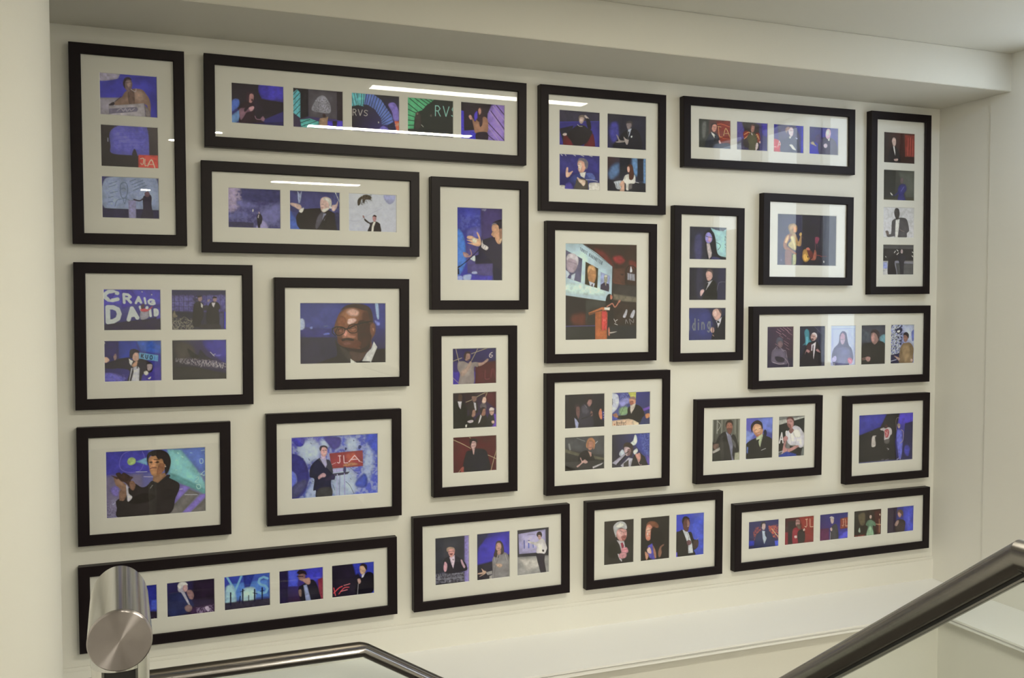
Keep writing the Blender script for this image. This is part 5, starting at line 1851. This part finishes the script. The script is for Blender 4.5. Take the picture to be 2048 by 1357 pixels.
# ------------------------------------------------------------------ ceiling lights
def fixture(x0, x1, y, wid, strength, label, name='ceiling_light', square=False, col=None):
    col = col or TUBE_COL
    t = bpy.data.objects.new(name, None); COL.objects.link(t); t.location = ((x0+x1)/2, y, ZC)
    t['label'] = label; t['category'] = 'ceiling light'
    L = (x1-x0)/2; hw = wid/2
    if not square:
        bm = bmesh.new(); add_box(bm, -L-.012, L+.012, -hw-.012, hw+.012, -.012, 0)
        bm_obj('housing', bm, GLOSSW, t)
        bm = bmesh.new(); add_box(bm, -L, L, -hw, hw, -.0135, -.0121)
        bm_obj('diffuser', bm, emit('tube_glow', col, strength), t)
    else:
        bm = bmesh.new(); bmesh.ops.create_cone(bm, cap_ends=True, segments=32, radius1=hw+.012, radius2=hw+.016, depth=.008, matrix=Matrix.Translation((0, 0, -.004)))
        bm_obj('housing', bm, GLOSSW, t)
        bm = bmesh.new(); bmesh.ops.create_cone(bm, cap_ends=True, segments=32, radius1=hw*.96, radius2=hw, depth=.0012, matrix=Matrix.Translation((0, 0, -.0087)))
        bm_obj('diffuser', bm, emit('spot_glow', TUBE_COL, strength), t)
    return t

SKY = 4.2
EXPO = -0.03
fixture(.90, 1.94, -1.04, .07, 21, 'long slim white ceiling light nearest the picture wall')
fixture(.78, 1.70, -2.05, .06, 178, 'slim white ceiling light above the stairs, second from the picture wall')
fixture(.87, 1.56, -4.50, .08, 440, 'slim white ceiling light far behind the landing')
fixture(-.10, -.03, -5.44, .08, 220, 'short white ceiling light in the far left corner')
fixture(.085, .135, -2.81, .05, 230, 'small round ceiling spot directly over the landing', square=True)
fixture(.315, .365, -2.46, .05, 230, 'small round ceiling spot over the top stair', square=True)
fixture(2.69, 3.08, -.825, .07, 29, 'added cool white light over the ledge at the right, out of view', col=(.66, .82, 1.0))  # added lamp, kept out of view and reflections, cools and brightens ledge and sill


# ------------------------------------------------------------------ handrails and balustrades
def tagged(name, loc, label, cat):
    o = bpy.data.objects.new(name, None); COL.objects.link(o); o.location = loc; o['label'] = label; o['category'] = cat; return o

# short steel rail end on its slotted post, close to the camera on the left
RX, RY0, RZ = -.0265, -2.319, 1.167
nw = tagged('newel_post', (RX, -2.235, 0), 'steel newel post with short tube and turned disc end at lower left, nearest the camera', 'post')
r = .021
def rel(root, p): return tuple(Vector(p)-Vector(root.location))
pc = Vector((RX-.0035, -2.225, 0))
bm = bmesh.new()
add_tube(bm, [rel(nw, (RX, RY0+.0015, RZ)), rel(nw, (pc.x, pc.y, RZ)), rel(nw, (pc.x-.0005, pc.y, RZ-.05))], r, 64, up=Vector((1, 0, 0)))
o = bm_obj('elbow_tube', bm, STEEL_Y, nw, True); o.data.set_sharp_from_angle(angle=math.radians(25))
# end disc: thin plate with a fine chamfer
bm = bmesh.new()
rr = [(0, -.0030), (r*.965, -.0030), (r*1.0, -.0022), (r*1.0, .0014), (r*.9, .0014)]
seg = 96
c0 = bm.verts.new((0, -.0030, 0)); rings = []
for a, y in rr[1:]:
    rings.append([bm.verts.new((a*math.cos(2*math.pi*k/seg), y, a*math.sin(2*math.pi*k/seg))) for k in range(seg)])
for k in range(seg): bm.faces.new((c0, rings[0][k], rings[0][(k+1) % seg]))
for r0, r1 in zip(rings, rings[1:]):
    for k in range(seg): bm.faces.new((r0[k], r1[k], r1[(k+1) % seg], r0[(k+1) % seg]))
o = bm_obj('end_disc', bm, DISC, nw); o.location = rel(nw, (RX, RY0, RZ)); o['label'] = 'turned steel end disc'
o.rotation_euler = (0, 0, 0)
# post below: C-shaped tube open towards the camera with a black rubber insert
bm = bmesh.new(); n = 40; a0 = math.radians(-90+38); a1 = math.radians(270-38)
pr = []
for k in range(n+1):
    t = a0+(a1-a0)*k/n; pr.append((r*math.cos(t), r*math.sin(t)))
for k in range(n, -1, -1):
    t = a0+(a1-a0)*k/n; pr.append(((r-.003)*math.cos(t), (r-.003)*math.sin(t)))
lo = [bm.verts.new((x, y, 0)) for x, y in pr]; hi = [bm.verts.new((x, y, RZ-.03)) for x, y in pr]; L = len(pr)
for k in range(L): bm.faces.new((lo[k], lo[(k+1) % L], hi[(k+1) % L], hi[k]))
for A in (lo, hi):
    for k in range(n): bm.faces.new((A[k], A[k+1], A[L-2-k], A[L-1-k]))
o = bm_obj('slotted_post', bm, STEEL_Z, nw, True); o.data.set_sharp_from_angle(angle=math.radians(40)); o.location = rel(nw, (pc.x, pc.y, 0))
bm = bmesh.new(); add_box(bm, -.0125, .0125, -.0125, .010, .002, RZ-.018)
o = bm_obj('rubber_insert', bm, GASKET, nw); o.location = rel(nw, (pc.x, pc.y, 0)); o['label'] = 'black rubber insert in the slot'

# far balustrade in front of the ledge: level, then going down to the right
Y1 = -.36; ZR = .3735; XB = .5535
slope = (.2900-.3735)/(.692-.5535)
bl = tagged('glass_balustrade', (.2, Y1, -.63), 'far glass balustrade whose steel tube handrail bends downwards, below the picture frames', 'balustrade')
ex = 1.25
o = tube('handrail', [rel(bl, p) for p in ((XL+.002, Y1, ZR), (XB-.0225, Y1, ZR))], .0152, STEEL, bl)
o = tube('handrail_elbow', [rel(bl, p) for p in ((XB-.0218, Y1, ZR), (XB, Y1, ZR), (ex, Y1, ZR+slope*(ex-XB)))], .0152, STEEL, bl)
# dark tube set right behind it, showing as a band above the handrail
yb, zb = Y1+.024, ZR+.0065
pts = [(XL+.002, yb, zb), (XB-.012, yb, zb)]
for k in range(1, 6):
    t = k/6; x = XB-.012+.030*t; pts.append((x, yb, zb+min(0, slope)*max(0, (t**1.6))*.030*.55))
pts.append((ex, yb, zb+slope*(ex-XB-.001)+.0035))
tube('back_tube', [rel(bl, p) for p in pts], .0150, DARK_METAL, bl, sharp=False)
bm = bmesh.new()
gp = [(XL+.004, ZR-.0150), (XB, ZR-.0150), (ex, ZR-.0165+slope*(ex-XB)), (ex, -1.44), (XB+.1, -.63), (XL+.004, -.63)]
f0 = [bm.verts.new(rel(bl, (x, Y1-.004, z))) for x, z in gp]; f1 = [bm.verts.new(rel(bl, (x, Y1+.004, z))) for x, z in gp]
bm.faces.new(f0); bm.faces.new(f1[::-1])
for i in range(6): bm.faces.new((f0[i], f0[(i+1) % 6], f1[(i+1) % 6], f1[i]))
bm_obj('glass_panel', bm, BGLASS, bl)

# near stair balustrade on the right, climbing towards the camera
XS = 1.25
A = Vector((XS, -1.531, .672)); Bq = Vector((XS, -1.965, 1.003)); sl = (Bq.z-A.z)/(Bq.y-A.y)
def onrail(y): return Vector((XS, y, A.z+(y-A.y)*sl))
rb = tagged('stair_balustrade', (XS, -2.0, 0), 'glass stair balustrade with slotted steel tube handrail climbing to the right, close to the camera', 'balustrade')
E0 = onrail(-1.13); top = Vector((XS, -2.9, Bq.z))
P = [rel(rb, E0), rel(rb, Bq), rel(rb, top)]
R2 = .0250
# tube profile with a flattened, slotted underside
def flight(pp): return [Vector(p) for p in pp]
bm = bmesh.new(); add_tube(bm, P[:2]+[P[2]], R2, 56)
o = bm_obj('handrail', bm, STEEL_R, rb, True); o.data.set_sharp_from_angle(angle=math.radians(20))
up = Vector((0, 0, 1))
sweep('gasket', [(-.0085, -R2-.0031), (.0085, -R2-.0031), (.0085, -R2+.003), (-.0085, -R2+.003)], P, GASKET, rb)
sweep('slot_lip', [(-.0078, -R2-.0062), (-.0052, -R2-.0062), (-.0052, -R2-.0036), (.0052, -R2-.0036), (.0052, -R2-.0062), (.0078, -R2-.0062), (.0078, -R2-.0030), (-.0078, -R2-.0030)], P, STEEL_R, rb)
bm = bmesh.new()
def gz(y): return A.z+(y-A.y)*sl-.040
gp = [(-1.13, gz(-1.13)), (-1.965, gz(-1.965)), (-2.9, gz(-1.965)), (-2.9, 0), (-2.0, 0), (-1.13, -.63)]
f0 = [bm.verts.new(rel(rb, (XS-.005, y, z))) for y, z in gp]; f1 = [bm.verts.new(rel(rb, (XS+.005, y, z))) for y, z in gp]
bm.faces.new(f0); bm.faces.new(f1[::-1])
for i in range(6): bm.faces.new((f0[i], f0[(i+1) % 6], f1[(i+1) % 6], f1[i]))
bm_obj('glass_panel', bm, BGLASS, rb)

# ------------------------------------------------------------------ daylight, camera, view
w = bpy.data.worlds.new('daylight'); scene.world = w; w.use_nodes = True
bg = w.node_tree.nodes['Background']
bg.inputs['Color'].default_value = (.84, .91, 1.0, 1); bg.inputs['Strength'].default_value = SKY
cam = bpy.data.cameras.new('camera'); co = bpy.data.objects.new('camera', cam); COL.objects.link(co)
cam.sensor_fit = 'HORIZONTAL'; cam.sensor_width = 36; cam.lens = LENS; cam.clip_start = .05
co.matrix_world = Matrix(((CAM_X[0], CAM_UP[0], CAM_BACK[0], 0), (CAM_X[1], CAM_UP[1], CAM_BACK[1], -3), (CAM_X[2], CAM_UP[2], CAM_BACK[2], 1.4), (0, 0, 0, 1)))
scene.camera = co
vs = scene.view_settings
vs.view_transform = 'Standard'; vs.look = 'None'; vs.gamma = 1; vs.use_curve_mapping = False
vs.exposure = EXPO
